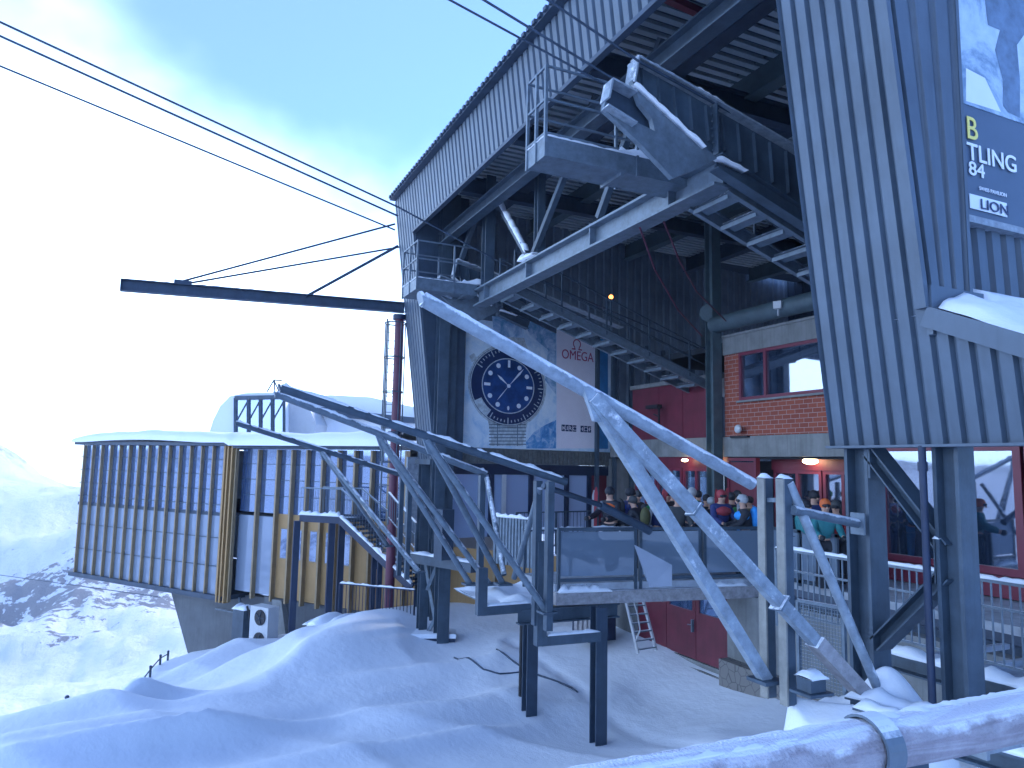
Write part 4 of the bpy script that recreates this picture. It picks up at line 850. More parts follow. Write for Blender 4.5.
shp([(556, 448.5), (526, 448.5), (526, 442), (534, 432), (545, 425), (556, 420)], 0.106, M_WAVE, 'wave'); shp([(523, 320), (556, 324), (556, 395), (545, 380), (548, 350), (530, 335)], 0.106, M_WAVE2, 'spray')
shp([(492, 316), (522, 319), (522, 334), (514, 340), (494, 336)], 0.108, M_WAVE2, 'splash')
shp([(556.5, 329), (598, 338), (598, 448.5), (556.5, 448.5)], 0.110, M_PW, 'white_strip'); shp([(598.2, 338), (608, 340), (608, 448.8), (598.2, 448.8)], 0.110, M_PB, 'blue_strip')
WC = bpx(508.5, 386, 0.112); wa = BD*1.62; wb = Z*1.40
shp([(487, 415), (491, 438), (490, 446), (523, 446), (524, 438), (530, 412)], 0.112, M_PS, 'bracelet'); shp([(490, 352), (494, 336), (524, 338), (530, 356)], 0.112, M_PS, 'bracelet')
m = MB(); m.disc(WC, wa*1.04, wb*1.05, 48); m.add([bpx(472, 362, .112), bpx(469, 356, .112), bpx(474, 353, .112), bpx(478, 359, .112)], [(0, 1, 2, 3)]); m.add([bpx(541, 381, .112), bpx(547, 384, .112), bpx(546, 391, .112), bpx(540, 391, .112)], [(0, 1, 2, 3)]); m.build('watch_case', M_PS, ad)
m = MB(); m.disc(WC+BN*0.006, wa, wb, 48); m.build('bezel', M_PN, ad)
m = MB(); m.disc(WC+BN*0.009, wa*0.70, wb*0.70, 48); m.build('dial', mat('advert_dial_print', (0.015, 0.06, 0.20), 0.4, 0, 0.5, 2.2), ad)
m = MB()
for k in range(7): a_ = bpx(489, 424+k*3.3, .1135); b_ = bpx(526, 424+k*3.3, .1135); m.add([a_, b_, b_-Z*0.035, a_-Z*0.035], [(0, 1, 2, 3)])
for px_ in (497, 517): a_ = bpx(px_, 420, .114); b_ = bpx(px_, 446, .114); m.add([a_, a_+BD*.04, b_+BD*.04, b_], [(0, 1, 2, 3)])
m.build('bracelet_links', mat('advert_link_print', (0.14, 0.19, 0.24), 0.5, 0, 0.3, 9), ad)
m = MB(); m.disc(WC+BN*0.011, wa*0.70, wb*0.70, 48, r0=0.965); m.disc(WC+BN*0.011, wa*0.99, wb*0.99, 48, r0=0.975)
for k in range(60):
    if 26 <= k <= 36: continue
    t = math.pi*2*k/60; r0_, r1_ = (0.80, 0.95) if k % 5 == 0 else (0.86, 0.92); d = (wa*math.cos(t)+wb*math.sin(t)); e = (wa*-math.sin(t)+wb*math.cos(t))*0.012
    m.add([WC+d*r0_-e+BN*.012, WC+d*r1_-e+BN*.012, WC+d*r1_+e+BN*.012, WC+d*r0_+e+BN*.012], [(0, 1, 2, 3)])
m.disc(WC+BN*0.0125, wa*0.97, wb*0.97, 10, ang0=3.6, ang1=4.1, r0=0.8)
m.build('bezel_scale', M_PS, ad)
for k in range(12):
    m = MB(); t = math.pi*2*k/12+math.pi/2; c = WC+(wa*math.cos(t)+wb*math.sin(t))*0.56+BN*0.014
    if k % 3 == 0 and k != 6: 
        u = BD if k else Z; v_ = Z if k else BD; m.add([c-u*0.13-v_*0.05, c+u*0.13-v_*0.05, c+u*0.13+v_*0.05, c-u*0.13+v_*0.05], [(0, 1, 2, 3)])
    elif k != 6: m.disc(c, BD*0.095, Z*0.085, 14)
    else: m.disc(c, BD*0.05, Z*0.08, 10)
    m.build('hour_mark', M_PL, ad)
def hand(t, L0, L1, w_):
    d = (wa*math.cos(t)+wb*math.sin(t)); e = (wa*-math.sin(t)+wb*math.cos(t))*w_; c = WC+BN*0.018; m.add([c-d*L0, c+d*L1*0.7-e, c+d*L1, c+d*L1*0.7+e], [(0, 1, 2, 3)])
m = MB(); hand(rad(140), 0.0, 0.40, 0.03); hand(rad(50), 0.0, 0.62, 0.028); hand(rad(232), 0.1, 0.5, 0.012); m.disc(WC+BN*0.02, BD*0.08, Z*0.07, 12); m.build('watch_hands', M_PL, ad)
text('0MEGA'.replace('0', 'O'), bpx(561.5, 358.0, 0.118), BD, Z, 0.50, M_PR, ad, width=(bpx(593, 358, .118)-bpx(561.5, 358, .118)).length, thick=0.0)
oc = bpx(577, 344.8, 0.118); m = MB(); m.disc(oc+Z*0.03, BD*0.20, Z*0.19, 22, ang0=rad(-52), ang1=rad(232), r0=0.76)
for s_ in (-1, 1): m.add([oc+BD*s_*0.07-Z*0.20, oc+BD*s_*0.25-Z*0.20, oc+BD*s_*0.25-Z*0.15, oc+BD*s_*0.07-Z*0.15], [(0, 1, 2, 3)]); m.add([oc+BD*s_*0.08-Z*0.15, oc+BD*s_*0.13-Z*0.15, oc+BD*s_*0.14-Z*0.1, oc+BD*s_*0.10-Z*0.1], [(0, 1, 2, 3)])
m.build('emblem', M_PR, ad)
text('boutique', bpx(582, 389, 0.118), BD, Z, 0.22, M_PR, ad, width=0.5)
e0_ = bpx(561.5, 431, 0.116)
for k in range(8):
    if k == 4: continue
    m = MB(); c = e0_+BD*(k*0.185+0.08); m.add([c-BD*.08, c+BD*.08, c+BD*.08+Z*.24, c-BD*.08+Z*.24], [(0, 1, 2, 3)]); m.build('letter_tile', M_PN, ad)
text('KIRC HOF', e0_+BD*0.02+Z*0.05+BN*0.004, BD, Z, 0.2, M_PW, ad, width=1.42)
# sign band and glazing below the advert, all on the same skew wall
sb = thing('advert_wall_base', BA-Z*3, 'dark glazed shop front with brown textured band under the watch advert', 'shop front')
def wb_(s, z, o=0): v = BA+BD*s+BN*o; v.z = z; return v
m = MB(); m.prism([wb_(-0.4, 0.02, 0), wb_(7.6, 0.02, 0), wb_(7.6, 0.53, 0), wb_(-0.4, 0.53, 0)], BN*0.12)
for i in range(44): s_ = -0.3+i*0.18; m.prism([wb_(s_, 0.06, .12), wb_(s_+0.09, 0.06, .12), wb_(s_+0.09, 0.5, .12), wb_(s_, 0.5, .12)], BN*0.03)
m.build('sign_band', mat('brown_grey_board', (0.12, 0.13, 0.13), 0.7, 0, 0.3, 8), sb)
m = MB(); m.prism([wb_(-0.4, -0.35, -.1), wb_(7.6, -0.35, -.1), wb_(7.6, 0.015, -.1), wb_(-0.4, 0.015, -.1)], BN*0.2)
xs_ = [-0.1, 1.55, 3.25, 4.9, 6.0]
for s_ in xs_: m.prism([wb_(s_-.09, -2.45, -.1), wb_(s_+.09, -2.45, -.1), wb_(s_+.09, -.35, -.1), wb_(s_-.09, -.35, -.1)], BN*0.2)
m.build('window_frame', M_NAVY, sb)
for a_, b_ in zip(xs_, xs_[1:]): m = MB(); m.prism([wb_(a_+.09, -2.45, 0), wb_(b_-.09, -2.45, 0), wb_(b_-.09, -.35, 0), wb_(a_+.09, -.35, 0)], BN*0.02); m.build('pane', M_GLASSC, sb)
m = MB()
for s_ in (1.9, 3.9): m = MB(); m.prism([wb_(s_, -2.4, 0.18), wb_(s_+0.16, -2.4, 0.18), wb_(s_+.16, -.35, 0.18), wb_(s_, -.35, 0.18)], BN*0.05); m.build('pillar', M_WHITE, sb)
m = MB(); m.prism([wb_(6.1, -2.45, -.1), wb_(6.9, -2.45, -.1), wb_(6.9, 0.01, -.1), wb_(6.1, 0.01, -.1)], BN*0.15); m.build('wall', M_RED, sb, 'dark red stretch of wall'); m = MB(); m.prism([wb_(6.95, -2.45, -.1), wb_(8.3, -2.45, -.1), wb_(8.3, 0.3, -.1), wb_(6.95, 0.3, -.1)], BN*0.35); m.build('wall', M_CONC, sb, 'pale concrete pier')
m = MB(); m.prism([wb_(-0.4, -2.45, -2.5), wb_(7.6, -2.45, -2.5), wb_(7.6, 0.2, -2.5), wb_(-0.4, 0.2, -2.5)], BN*0.1); m.build('inner_wall', M_FROST, sb)
# ------------------------------------------------------------------ mountain advert on the side wall
YA = YB-0.12
a2 = thing('advert_billboard', (9, YA, 3), 'tall dark blue advert with a mountaineer picture and white lettering on the right side wall', 'billboard')
z0 = onY(1000, 224, YA).z; 
m = MB(); m.bx(7.5, 12.5, YA, YA+0.06, z0, 9.2); m.build('panel', mat('advert_slate_print', (0.07, 0.11, 0.17), 0.5, 0, 0.12, 1), a2)
zs = onY(966, 104, YA-.01).z
m = MB(); m.bx(7.5, 12.5, YA-0.012, YA-0.001, zs, 9.2); m.build('picture', print_mat('advert_mountain_print', (0.16, 0.26, 0.38), (0.55, 0.68, 0.80), 1.1, (0.42, 0.56, 0.70)), a2)
def py_(px, py, o=0.015): return onY(px, py, YA-o)
m = MB(); pts = [(985, 0), (988, 25), (1000, 30), (995, 50), (1003, 80), (1003, 106), (1008, 112), (1020, 118), (1020, 80), (1017, 45), (1024, 35), (1032, 10), (1030, -20), (1010, -40), (990, -20)]
m.add([py_(*p) for p in pts], [tuple(range(len(pts)))]); m.build('figure', mat('advert_figure_print', (0.12, 0.19, 0.29), 0.5, 0, 0.35, 4), a2)
m = MB(); pts = [(966, 68), (985, 78), (1001, 112), (966, 101)]; m.add([py_(*p, 0.014) for p in pts], [(0, 1, 2, 3)]); m.build('snowfield', M_PL, a2)
m = MB(); m.bx(7.45, 12.6, YA-0.05, YA+0.1, z0-0.09, z0); m.build('frame', M_FROST, a2)
wt = 0.0
pL, pR = py_(968, 158, .03), py_(1017, 168, .03); wT = (pR.x-pL.x)
M_TX = mat('advert_white_lettering', (0.80, 0.84, 0.88), 0.5, 0, 0.02); M_TY = mat('advert_yellow_lettering', (0.85, 0.72, 0.18), 0.5, 0, 0.02)
hgt = (py_(1000, 150).z-py_(1000, 166).z)/0.7
text('TLING', (pL.x, YA-.02, pL.z), X_, Z, hgt, M_TX, a2, width=wT, thick=0.012)
p = py_(969.5, 173.5, .03); text('84', (p.x, YA-.02, p.z), X_, Z, hgt*0.8, M_TX, a2, width=(py_(984, 175).x-p.x), thick=0.012)
p = py_(967, 137, .03); text('B', (p.x, YA-.02, p.z), X_, Z, hgt*1.35, M_TY, a2, width=(py_(976, 137).x-p.x), thick=0.005)
a = py_(971, 206, .03); b = py_(1008, 212, .03); m = MB(); m.bx(a.x, b.x, YA-.02, YA-.012, a.z-0.02, a.z+0.17); m.build('label_box', M_PL, a2)
text('LION', (a.x+0.18, YA-.035, a.z), X_, Z, 0.19, M_PN, a2, width=(b.x-a.x-0.2))
p = py_(980, 189.5, .03); text('SWISS MADE'[:5]+' PAVILION', (p.x, YA-.02, p.z), X_, Z, 0.07, M_TX, a2, width=b.x-p.x)
#@@REST
# ------------------------------------------------------------------ glazed restaurant building, left
RP = V((-4.25, 43.3, 0)); RD = V((0.569, -0.822, 0)).normalized(); RN = V((-0.822, -0.569, 0)).normalized()
def rp_(t, z, o=0.0): v = RP+RD*t+RN*o; v.z = z; return v
rs = thing('restaurant_building', rp_(10, -6), 'long low glazed restaurant building with bronze fins and snowy roof', 'building')
def slab(t0, t1, z0, z1, o0, o1, mt, nm, parent=rs, label=None):
    m = MB(); m.prism([rp_(t0, z0, o0), rp_(t1, z0, o0), rp_(t1, z1, o0), rp_(t0, z1, o0)], RN*(o1-o0)); return m.build(nm, mt, parent, label)
slab(0.3, 11.9, -5.75, -2.35, 0.0, 0.04, M_SPAN, 'spandrel', label='pale lower panels of the overhanging wing')
slab(0.3, 11.9, -2.3, 0.55, 0.0, 0.03, M_GLASSB, 'glazing')
slab(0, 11.6, -5.95, -5.75, -8, 0.25, M_STEELD, 'floor_slab'); slab(0, 11.6, -2.45, -2.3, -8, 0.06, M_STEELD, 'floor_slab')
slab(0.0, 21, -2.4, -2.3, -8, -0.5, M_DARKIN, 'floor_slab')
slab(0.3, 20, -5.7, 0.5, -8.2, -8, M_PALE, 'back_wall')
# left end wall with daylight through it
e0 = rp_(0, -5.75, 0); e1 = rp_(0, -5.75, -8); m = MB(); m.prism([rp_(0.0, -5.75, -0.1), rp_(0, -5.75, -8), rp_(0, 0.5, -8), rp_(0, 0.5, -0.1)], RD*0.03); m.build('glazing', M_GLASS, rs)
m = MB()
for z in (-4.6, -3.4, -2.0, -1.35, -0.7, -0.05): m.prism([rp_(0, z, 0.05), rp_(11.6, z, 0.05), rp_(11.6, z+0.035, 0.05), rp_(0, z+0.035, 0.05)], RN*0.03)
m.build('transom', M_STEEL, rs)
tt = [0.4]; 
while tt[-1] < 11.2: tt.append(tt[-1]+0.77)
for i, t in enumerate(tt):
    m = MB(); m.prism([rp_(t-.032, -5.95, .05), rp_(t+.032, -5.95, .05), rp_(t+.032, .55, .05), rp_(t-.032, .55, .05)], RN*0.15); m.build('fin', M_OCHRED, rs)
for t in (11.35, 11.55, 11.8):
    m = MB(); m.prism([rp_(t-.04, -6.0, .0), rp_(t+.04, -6.0, .0), rp_(t+.04, .6, .0), rp_(t-.04, .6, .0)], RN*0.3); m.build('fin', M_OCHRE, rs)
# recessed second stretch
slab(11.9, 14.3, -5.5, -2.35, -0.25, -0.2, M_SPAN, 'spandrel'); slab(11.9, 21, -2.2, 0.45, -0.25, -0.22, M_GLASSB, 'glazing')
slab(14.3, 21, -5.55, -2.2, -0.25, -0.2, M_OCHRE, 'ochre_wall', label='ochre lower wall of the restaurant building'); slab(21.003, 30.5, -5.55, -2.9, -0.25, -0.2, M_OCHRE, 'ochre_wall')
for t in (13.1, 14.25, 15.1, 15.95, 16.8, 17.65, 18.5, 19.35, 20.2, 21.0, 22.75, 24.9, 26.4, 27.9, 29.4):
    zt_ = .42 if t < 21.01 else -2.9; m = MB(); m.prism([rp_(t-.045, -5.7, -.2), rp_(t+.045, -5.7, -.2), rp_(t+.045, zt_, -.2), rp_(t-.045, zt_, -.2)], RN*0.2); m.build('fin', M_OCHRED, rs)
m = MB()
for z in (-1.5, -0.85, -0.2): m.prism([rp_(11.9, z, -.21), rp_(21, z, -.21), rp_(21, z+0.03, -.21), rp_(11.9, z+0.03, -.21)], RN*0.03)
m.build('transom', M_STEEL, rs)
for t in (14.5, 15.3, 16.15, 17.0, 17.9, 19.55, 20.4):
    f = slab(t, t+0.45, -4.0, -2.75, -0.2, -0.17, M_OCHRED, 'window'); g = slab(t+.05, t+.40, -3.95, -2.8, -0.17, -0.16, M_GLASSB, 'pane', f)
m = MB()
for (t, w_, z, h) in ((12.6, .8, -0.8, .7), (13.3, .7, -1.9, 1.5), (15.4, .35, -0.8, .5), (16.2, .3, -0.7, .4), (17.0, .25, -1.2, .4), (1.2, .3, -2.2, 2.3), (3.0, .35, -2.2, 2.2), (1.0, .25, -5.5, 2.6), (2.9, .4, -5.5, 2.5)): m.prism([rp_(t, z, -0.5), rp_(t+w_, z, -0.5), rp_(t+w_, z+h, -0.5), rp_(t, z+h, -0.5)], RN*0.05)
m.build('bright_window_board', M_WHITE, rs, 'white boards standing in for bright windows seen through the glazing')  # boards added to imitate bright windows showing through the building
# roofs with snow
slab(-0.05, 11.9, 0.56, 0.70, -9, 0.45, M_STEELD, 'roof'); slab(11.9, 21, 0.46, 0.6, -9, 0.35, M_STEELD, 'roof')
vs_ = []; ts_ = np.concatenate([[-.10, -.07, 0, .1], np.arange(0.25, 21.0, 0.3)]); os_ = np.concatenate([np.arange(-9, 0.4, 0.3), [0.42, 0.52, 0.58, 0.62]]); nn_ = len(ts_)
for o in os_:
    for t in ts_:
        e = min(1, (t+0.10)/1.2, (0.62-o)/0.5); e = max(0, e)**0.45; b = 0.74 if t < 11.9 else 0.62
        vs_.append(rp_(t, b-0.05*(e < .01)+e*(0.42 if t < 12 else 0.5)+e*0.10*noise.noise(V((t*0.6, o*0.6, 2)))+(0.12*math.sin(max(0, min(1, (t-1)/9))*math.pi) if t < 10 else 0), o))
m = MB(); m.add(vs_, [(j*nn_+i, j*nn_+i+1, (j+1)*nn_+i+1, (j+1)*nn_+i) for j in range(len(os_)-1) for i in range(nn_-1)], True); m.build('roof_snow', M_SNOW, rs, 'thick rounded snow on the roof')
# concrete base below the overhang
cb = thing('concrete_base', rp_(12, -9), 'dark grey concrete base wall under the restaurant overhang', 'wall')
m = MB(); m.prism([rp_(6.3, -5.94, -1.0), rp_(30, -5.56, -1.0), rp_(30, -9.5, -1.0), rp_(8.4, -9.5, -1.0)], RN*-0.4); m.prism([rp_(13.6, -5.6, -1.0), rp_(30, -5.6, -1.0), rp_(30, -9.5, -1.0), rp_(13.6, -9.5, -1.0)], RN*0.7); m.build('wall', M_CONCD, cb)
m = MB(); m.tube(rp_(11.6, -5.9, -0.7), rp_(12.4, -8.6, -0.7), 0.06, 8); m.bar(rp_(10, -6.6, -.8), rp_(13.2, -6.6, -.8), 0.12, 0.05); m.build('drain_pipe', M_GALV, cb)
m = MB(); m.prism([rp_(14.35, -5.6, -0.28), rp_(14.9, -5.6, -0.28), rp_(15.8, -9, -0.28), rp_(15.2, -9, -0.28)], RN*0.25); m.build('buttress', M_CONC, cb)
# upper snow-covered storey with glass end, behind
ud = thing('upper_hall', at(260, 436, 46), 'snow plastered upper hall with a glazed end above the restaurant roof', 'building')
def uq(px, py, F=46): return at(px, py, F)
dz_ = FH*9
m = MB(); prof = [(208, 436), (213, 420), (220, 406), (230, 396), (245, 393), (284, 392), (284, 436)]
m.prism([uq(*p) for p in prof], dz_); m.build('wall', M_SNOW, ud, 'snow covered curved shell')
m = MB(); m.prism([uq(*p, 45.9) for p in [(235, 399), (284, 398), (284, 437), (235, 437)]], dz_*-0.004); m.build('glazing', M_GLASSB, ud)
m = MB()
for x in (235, 248, 260, 272, 284): m.bar(uq(x, 398, 45.8), uq(x, 437, 45.8), 0.16, 0.2, (0, 1, 0))
m.bar(uq(235, 398, 45.8), uq(284, 397, 45.8), 0.2, 0.25)
for x in (237, 249, 261, 273): m.bar(uq(x, 420, 45.82), uq(x+10, 402, 45.82), 0.06, 0.06)
m.build('mullion', M_STEEL, ud)
m = MB(); m.prism([uq(*p, 47) for p in [(284, 402), (296, 404), (310, 410), (316, 424), (312, 438), (284, 438)]], dz_*0.8); m.build('wall', M_WHITE, ud)
m = MB(); m.prism([uq(*p, 50) for p in [(296, 400), (330, 395), (370, 397), (405, 405), (440, 412), (440, 440), (300, 440)]], dz_); m.build('roof_snow', M_SNOW, ud)
m = MB(); m.prism([uq(*p, 49.5) for p in [(307, 405), (330, 408), (380, 414), (440, 420), (440, 425), (380, 421), (316, 415)]], dz_*0.03); m.build('gutter_band', M_STEELD, ud)
tv = thing('weather_tripod', uq(273, 391, 47), 'tiny tripod with a wind vane on the upper hall roof', 'tripod')
m = MB(); tp_ = uq(274, 380, 47)
for x in (267, 275, 279): m.tube(uq(x, 392, 47), tp_, 0.05, 5)
m.build('leg', M_STEEL, tv); m = MB(); m.bar(tp_, uq(282, 380.5, 47), 0.06, 0.1); m.build('vane', M_OCHRED, tv)
# air conditioning unit
ac = thing('air_conditioner', at(262, 650, 27.6), 'pale air conditioning unit with two round black fans half buried in snow', 'air conditioner')
q = at(264, 624, 27.6); m = MB(); az = math.atan2(-0.822, 0.569)
m.box(q-Z*0.3, (0.95, 0.5, 1.9), az); m.build('housing', M_WHITE, ac)
for dzz in (0.28, -0.52):
    c = q+Z*dzz+RN*0.26+RD*0.08; f = MB(); f.tube(c, c+RN*0.03, 0.28, 20); fo = f.build('fan_grille', M_BLACK, ac); f = MB()
    for k in range(5): t = k*1.257; f.bar(c+RN*.04, c+RN*.04+RD*0.24*math.cos(t)+Z*0.24*math.sin(t), 0.03, 0.02)
    f.build('blade', M_STEELD, fo)
q = at(243, 624, 28.2); ac2 = thing('equipment_cabinet', q-Z*1, 'grey equipment cabinet with snow on top left of the air conditioner', 'cabinet'); m = MB(); m.box(q-Z*0.3, (0.6, 0.5, 1.7), az); m.build('housing', M_STEEL, ac2); m = MB(); m.cap(q+Z*0.55-RD*.4, q+Z*0.55+RD*.35, 0.5, 0.25, 2); m.build('snow_cap', M_SNOW, ac2)
m = MB(); m.path([at(247, 606, 27.9), at(250, 618, 27.9), at(251, 632, 27.9), at(253, 645, 27.9)], 0.04, 6); m.build('hose', M_BLACK, ac2)
#@@STAIRS
# ------------------------------------------------------------------ outside stairs to the terrace
st = thing('outside_staircase', at(300, 640, 27), 'navy steel outside staircase with snowy stringers in front of the ochre wall', 'staircase')
A = at(300, 519, 27.2); B = at(340, 520, 26.6); Cc = at(412, 588, 24.6); zA = B.z
A.z = zA; wv = RN*-1.1
m = MB()
for o in (V((0, 0, 0)), wv): m.bar(A+o, B+o, 0.08, 0.26); m.bar(B+o, Cc+o, 0.08, 0.28)
m.build('stringer', M_NAVY, st)
m = MB(); m.prism([A, B, B+wv, A+wv], Z*0.05); m.build('landing', M_GALV, st)
m = MB(); n = 15
for i in range(n): p = B.lerp(Cc, (i+0.5)/n); m.prism([p-V((0.12, -.12, 0)), p+V((0.12, -.12, 0)), p+V((0.12, -.12, 0))+wv, p-V((0.12, -.12, 0))+wv], Z*0.04)
m.build('tread', M_STEELD, st)
m = MB(); m.cap(A+Z*0.12, B+Z*0.12, 0.2, 0.12, 1); m.cap(B+Z*0.13, Cc+Z*0.13, 0.16, 0.10, 2); m.build('snow_cap', M_SNOW, st)
for o in (V((0, 0, 0)), wv):
    m = MB(); m.bar(A+o+Z*1.1, B+o+Z*1.1, 0.05, 0.05); m.bar(B+o+Z*1.1, Cc+o+Z*1.1, 0.05, 0.05)
    for i in range(40):
        k = i/39; p = A.lerp(B, k*2.8) if k < 0.357 else B.lerp(Cc, (k-0.357)/0.643); m.bar(p+o, p+o+Z*1.1, 0.014, 0.014, (0, 1, 0))
    m.build('railing', M_GALV, st)
for px, F in ((297, 27.1), (332, 26.9), (342, 27.3)):
    p = at(px, 525, F); m = MB(); m.bar(V((p.x, p.y, zA-0.1)), V((p.x, p.y, -7.6)), 0.22, 0.22, (0, 1, 0)); m.build('post', M_NAVY, st)
for px, F in ((374, 27.4), (380, 26.2)):
    p = at(px, 560, F); m = MB(); m.bar(V((p.x, p.y, zA-1.2)), V((p.x, p.y, -6.6)), 0.16, 0.16, (0, 1, 0)); m.build('post', M_NAVY, st)
p0 = at(339, 606, 24.9); p1 = at(414, 614, 23.9); p0.z = p1.z = -5.15
railing('steel_railing', [p0, p1], 'low barred railing with snowy rail at the foot of the outside staircase', 1.1, 0.13, M_NAVY, 0.02, 2.4)
p = at(370, 620, 23.6); m = MB(); a = at(321, 616, 24.6); b = at(372, 616, 23.8); a.z = b.z = -5.35; m.bar(a, b, 1.2, 0.25); m.build('concrete_slab', M_CONC, None, 'concrete slab edge poking out of the snow below the staircase railing', 'slab')
m = MB(); m.cap(a+Z*0.12-RD*0.2, b+Z*0.12+RD*1.2, 1.4, 0.32, 5); m.build('snow_pillow', M_SNOW, None, 'rounded pillow of snow on the concrete slab', 'snow drift')
railing('steel_railing', [at(388, 520, 24.6)*1, at(415, 552, 23.6)*1], 'short sloping railing right of the wine red mast', 0.9, 0.13, M_GALV, 0.02, 2.4)
# ------------------------------------------------------------------ aluminium ladder at the red doors
al = thing('step_ladder', at(640, 650, 19.2), 'aluminium step ladder leaning between the timber beam and the snow', 'ladder')
a0, a1 = at(626, 601, 18.6), at(638, 653, 18.9); b0, b1 = at(643, 600, 18.9), at(656, 650, 19.2)
m = MB(); m.bar(a0, a1, 0.07, 0.05); m.build('side_rail', M_WHITE, al); m = MB(); m.bar(b0, b1, 0.07, 0.05); m.build('side_rail', M_WHITE, al)
for i in range(6): m = MB(); k = (i+0.6)/6; m.bar(a0.lerp(a1, k), b0.lerp(b1, k), 0.08, 0.03); m.build('tread', M_GALV, al)
m = MB(); m.path([at(634, 602, 18.5), at(638, 616, 18.4), at(640, 630, 18.4), at(636, 640, 18.6)], 0.02, 6); m.build('handrail', M_WHITE, al)
q = at(577, 612, 20.5); m = MB(); 
for k in range(5): m.box(q+RD*(k*0.14)-Z*0.2, (0.1, 0.12, 1.1), 0.2)
m.build('plank_stack', M_WOOD, None, 'bundle of frosted planks standing below the terrace beam', 'planks')
m = MB(); m.box(at(594, 618, 20.9), (0.9, 0.8, 1.1), 0.1); m.build('navy_crate', M_NAVY, None, 'dark navy crate right of the frosted planks', 'crate')
#@@FRONT
# ------------------------------------------------------------------ snowy beams by the feet of the right columns
sbm = thing('foundation_beams', (7.5, 5, -2.6), 'snow covered steel foundation beams at the feet of the right columns', 'beams')
for k, (a, b, w_, h) in enumerate((((6.9, 5.9, -2.62), (7.55, 2.2, -2.62), 0.22, 0.2), ((7.25, 6.3, -2.66), (8.6, 1.8, -2.66), 0.3, 0.22), ((9.3, 7.6, -2.6), (9.3, 2.4, -2.6), 0.3, 0.22), ((9.9, 7.6, -2.75), (9.9, 2.0, -2.75), 0.3, 0.2))):
    m = MB(); m.ibeam(V(a), V(b), w_, h, 0.025); m.build('beam', M_STEEL, sbm); m = MB(); m.cap(V(a)+Z*h/2, V(b)+Z*h/2, w_*0.95, 0.08, k+3); m.build('snow_cap', M_SNOW, sbm)
m = MB(); m.bx(6.65, 7.4, 5.6, 6.6, -3.9, -2.78); m.build('block', M_CONCD, sbm)
xs = np.arange(5.85, 8.6, 0.04); ys = np.arange(4.6, 7.5, 0.04)
def hz(x, y):
    r_ = (V((x-7.15, y-6.0))).length; d_ = abs((y-5.0)-(7.6-x)*1.35)
    return -2.74+0.22*max(0, 1-d_/0.8)+0.5*math.exp(-((x-7.75)**2+(y-6.2)**2)/0.10)+0.10*noise.noise(V((x*2.2, y*2.2, 3)))-6.0*max(0, r_-0.80)
m = MB(); m.add(*grid_mesh(xs, ys, hz), True); m.build('snow_heap', M_SNOW, sbm, 'snow heaped round the strut feet')
q = onX(808, 682, 6.35); m = MB(); m.box(q+V((0.1, 0.05, -.04)), (0.22, 0.2, 0.14)); m.box(q+V((0.1, .05, -0.13)), (0.34, 0.3, 0.03)); m.build('bearing', M_STEEL, sbm); m = MB(); m.cap(q+V((-.02, .05, .03)), q+V((.22, .05, .03)), 0.24, 0.06, 4); m.build('snow_cap', M_SNOW, sbm)
gd = thing('hall_underfloor', (11, 8, -2.9), 'snow dusted steel grating floor behind the right railing', 'floor')
m = MB(); m.bx(9.9, 15, 3.0, 6.9, -2.75, -2.7)
for y in np.arange(3.2, 8, 0.7): m.bx(9.9, 12, y, y+0.09, -2.7, -2.62)
m.build('grating', M_FLOOR, gd)
for b_ in ((11.5, 13, 6.0, 6.6, -2.7, -2.45), (10.8, 12.6, 4.2, 4.5, -2.7, -2.5)): m = MB(); m.bx(*b_); m.build('beam', M_STEELD, gd)
# ------------------------------------------------------------------ frosted timber handrail in front of the viewer
hr = thing('timber_handrail', (2, 1.33, -1.7), 'thick frosted timber handrail on steel brackets across the lower right', 'handrail')
m = MB(); nseg = 60; x0, x1 = 0.35, 3.6; vs_ = []; K8 = 14
for i in range(nseg+1):
    x = x0+(x1-x0)*i/nseg; y = 1.32+0.01*math.sin(x*2)
    for k in range(K8):
        t = 2*math.pi*k/K8; rr_ = 0.062*(1+0.04*noise.noise(V((x*4, math.cos(t)*2, math.sin(t)*2)))); vs_.append(V((x, y+rr_*math.cos(t), -0.662+rr_*math.sin(t))))
m.add(vs_, [(i*K8+k, i*K8+(k+1) % K8, (i+1)*K8+(k+1) % K8, (i+1)*K8+k) for i in range(nseg) for k in range(K8)], True); m.add([V(v) for v in vs_[:K8]], [tuple(range(K8))])
def grain():
    mm_ = mat('frosted_rail_wood', (0.36, 0.34, 0.37), 0.8, 0, 0.2, 14, 0.5, 120, snow=0.7); t = mm_.node_tree; b = t.nodes['Principled BSDF']
    geo = t.nodes.new('ShaderNodeNewGeometry'); mp = t.nodes.new('ShaderNodeMapping'); mp.inputs['Scale'].default_value = (2.0, 22, 22); t.links.new(geo.outputs['Position'], mp.inputs[0])
    wv = t.nodes.new('ShaderNodeTexNoise'); wv.inputs['Scale'].default_value = 1.5; wv.inputs['Detail'].default_value = 4; wv.inputs['Distortion'].default_value = 1.2; t.links.new(mp.outputs[0], wv.inputs['Vector'])
    src = b.inputs['Base Color'].links[0].from_socket; r = t.nodes.new('ShaderNodeValToRGB'); r.color_ramp.elements[0].position = 0.42; r.color_ramp.elements[0].color = (0.80, 0.76, 0.77, 1); r.color_ramp.elements[1].position = 0.56; r.color_ramp.elements[1].color = (1, 1, 1, 1)
    t.links.new(wv.outputs[0], r.inputs[0]); mx = t.nodes.new('ShaderNodeMix'); mx.data_type = 'RGBA'; mx.blend_type = 'MULTIPLY'; mx.inputs[0].default_value = 1; t.links.new(src, mx.inputs[6]); t.links.new(r.outputs[0], mx.inputs[7]); t.links.new(mx.outputs[2], b.inputs['Base Color']); return mm_
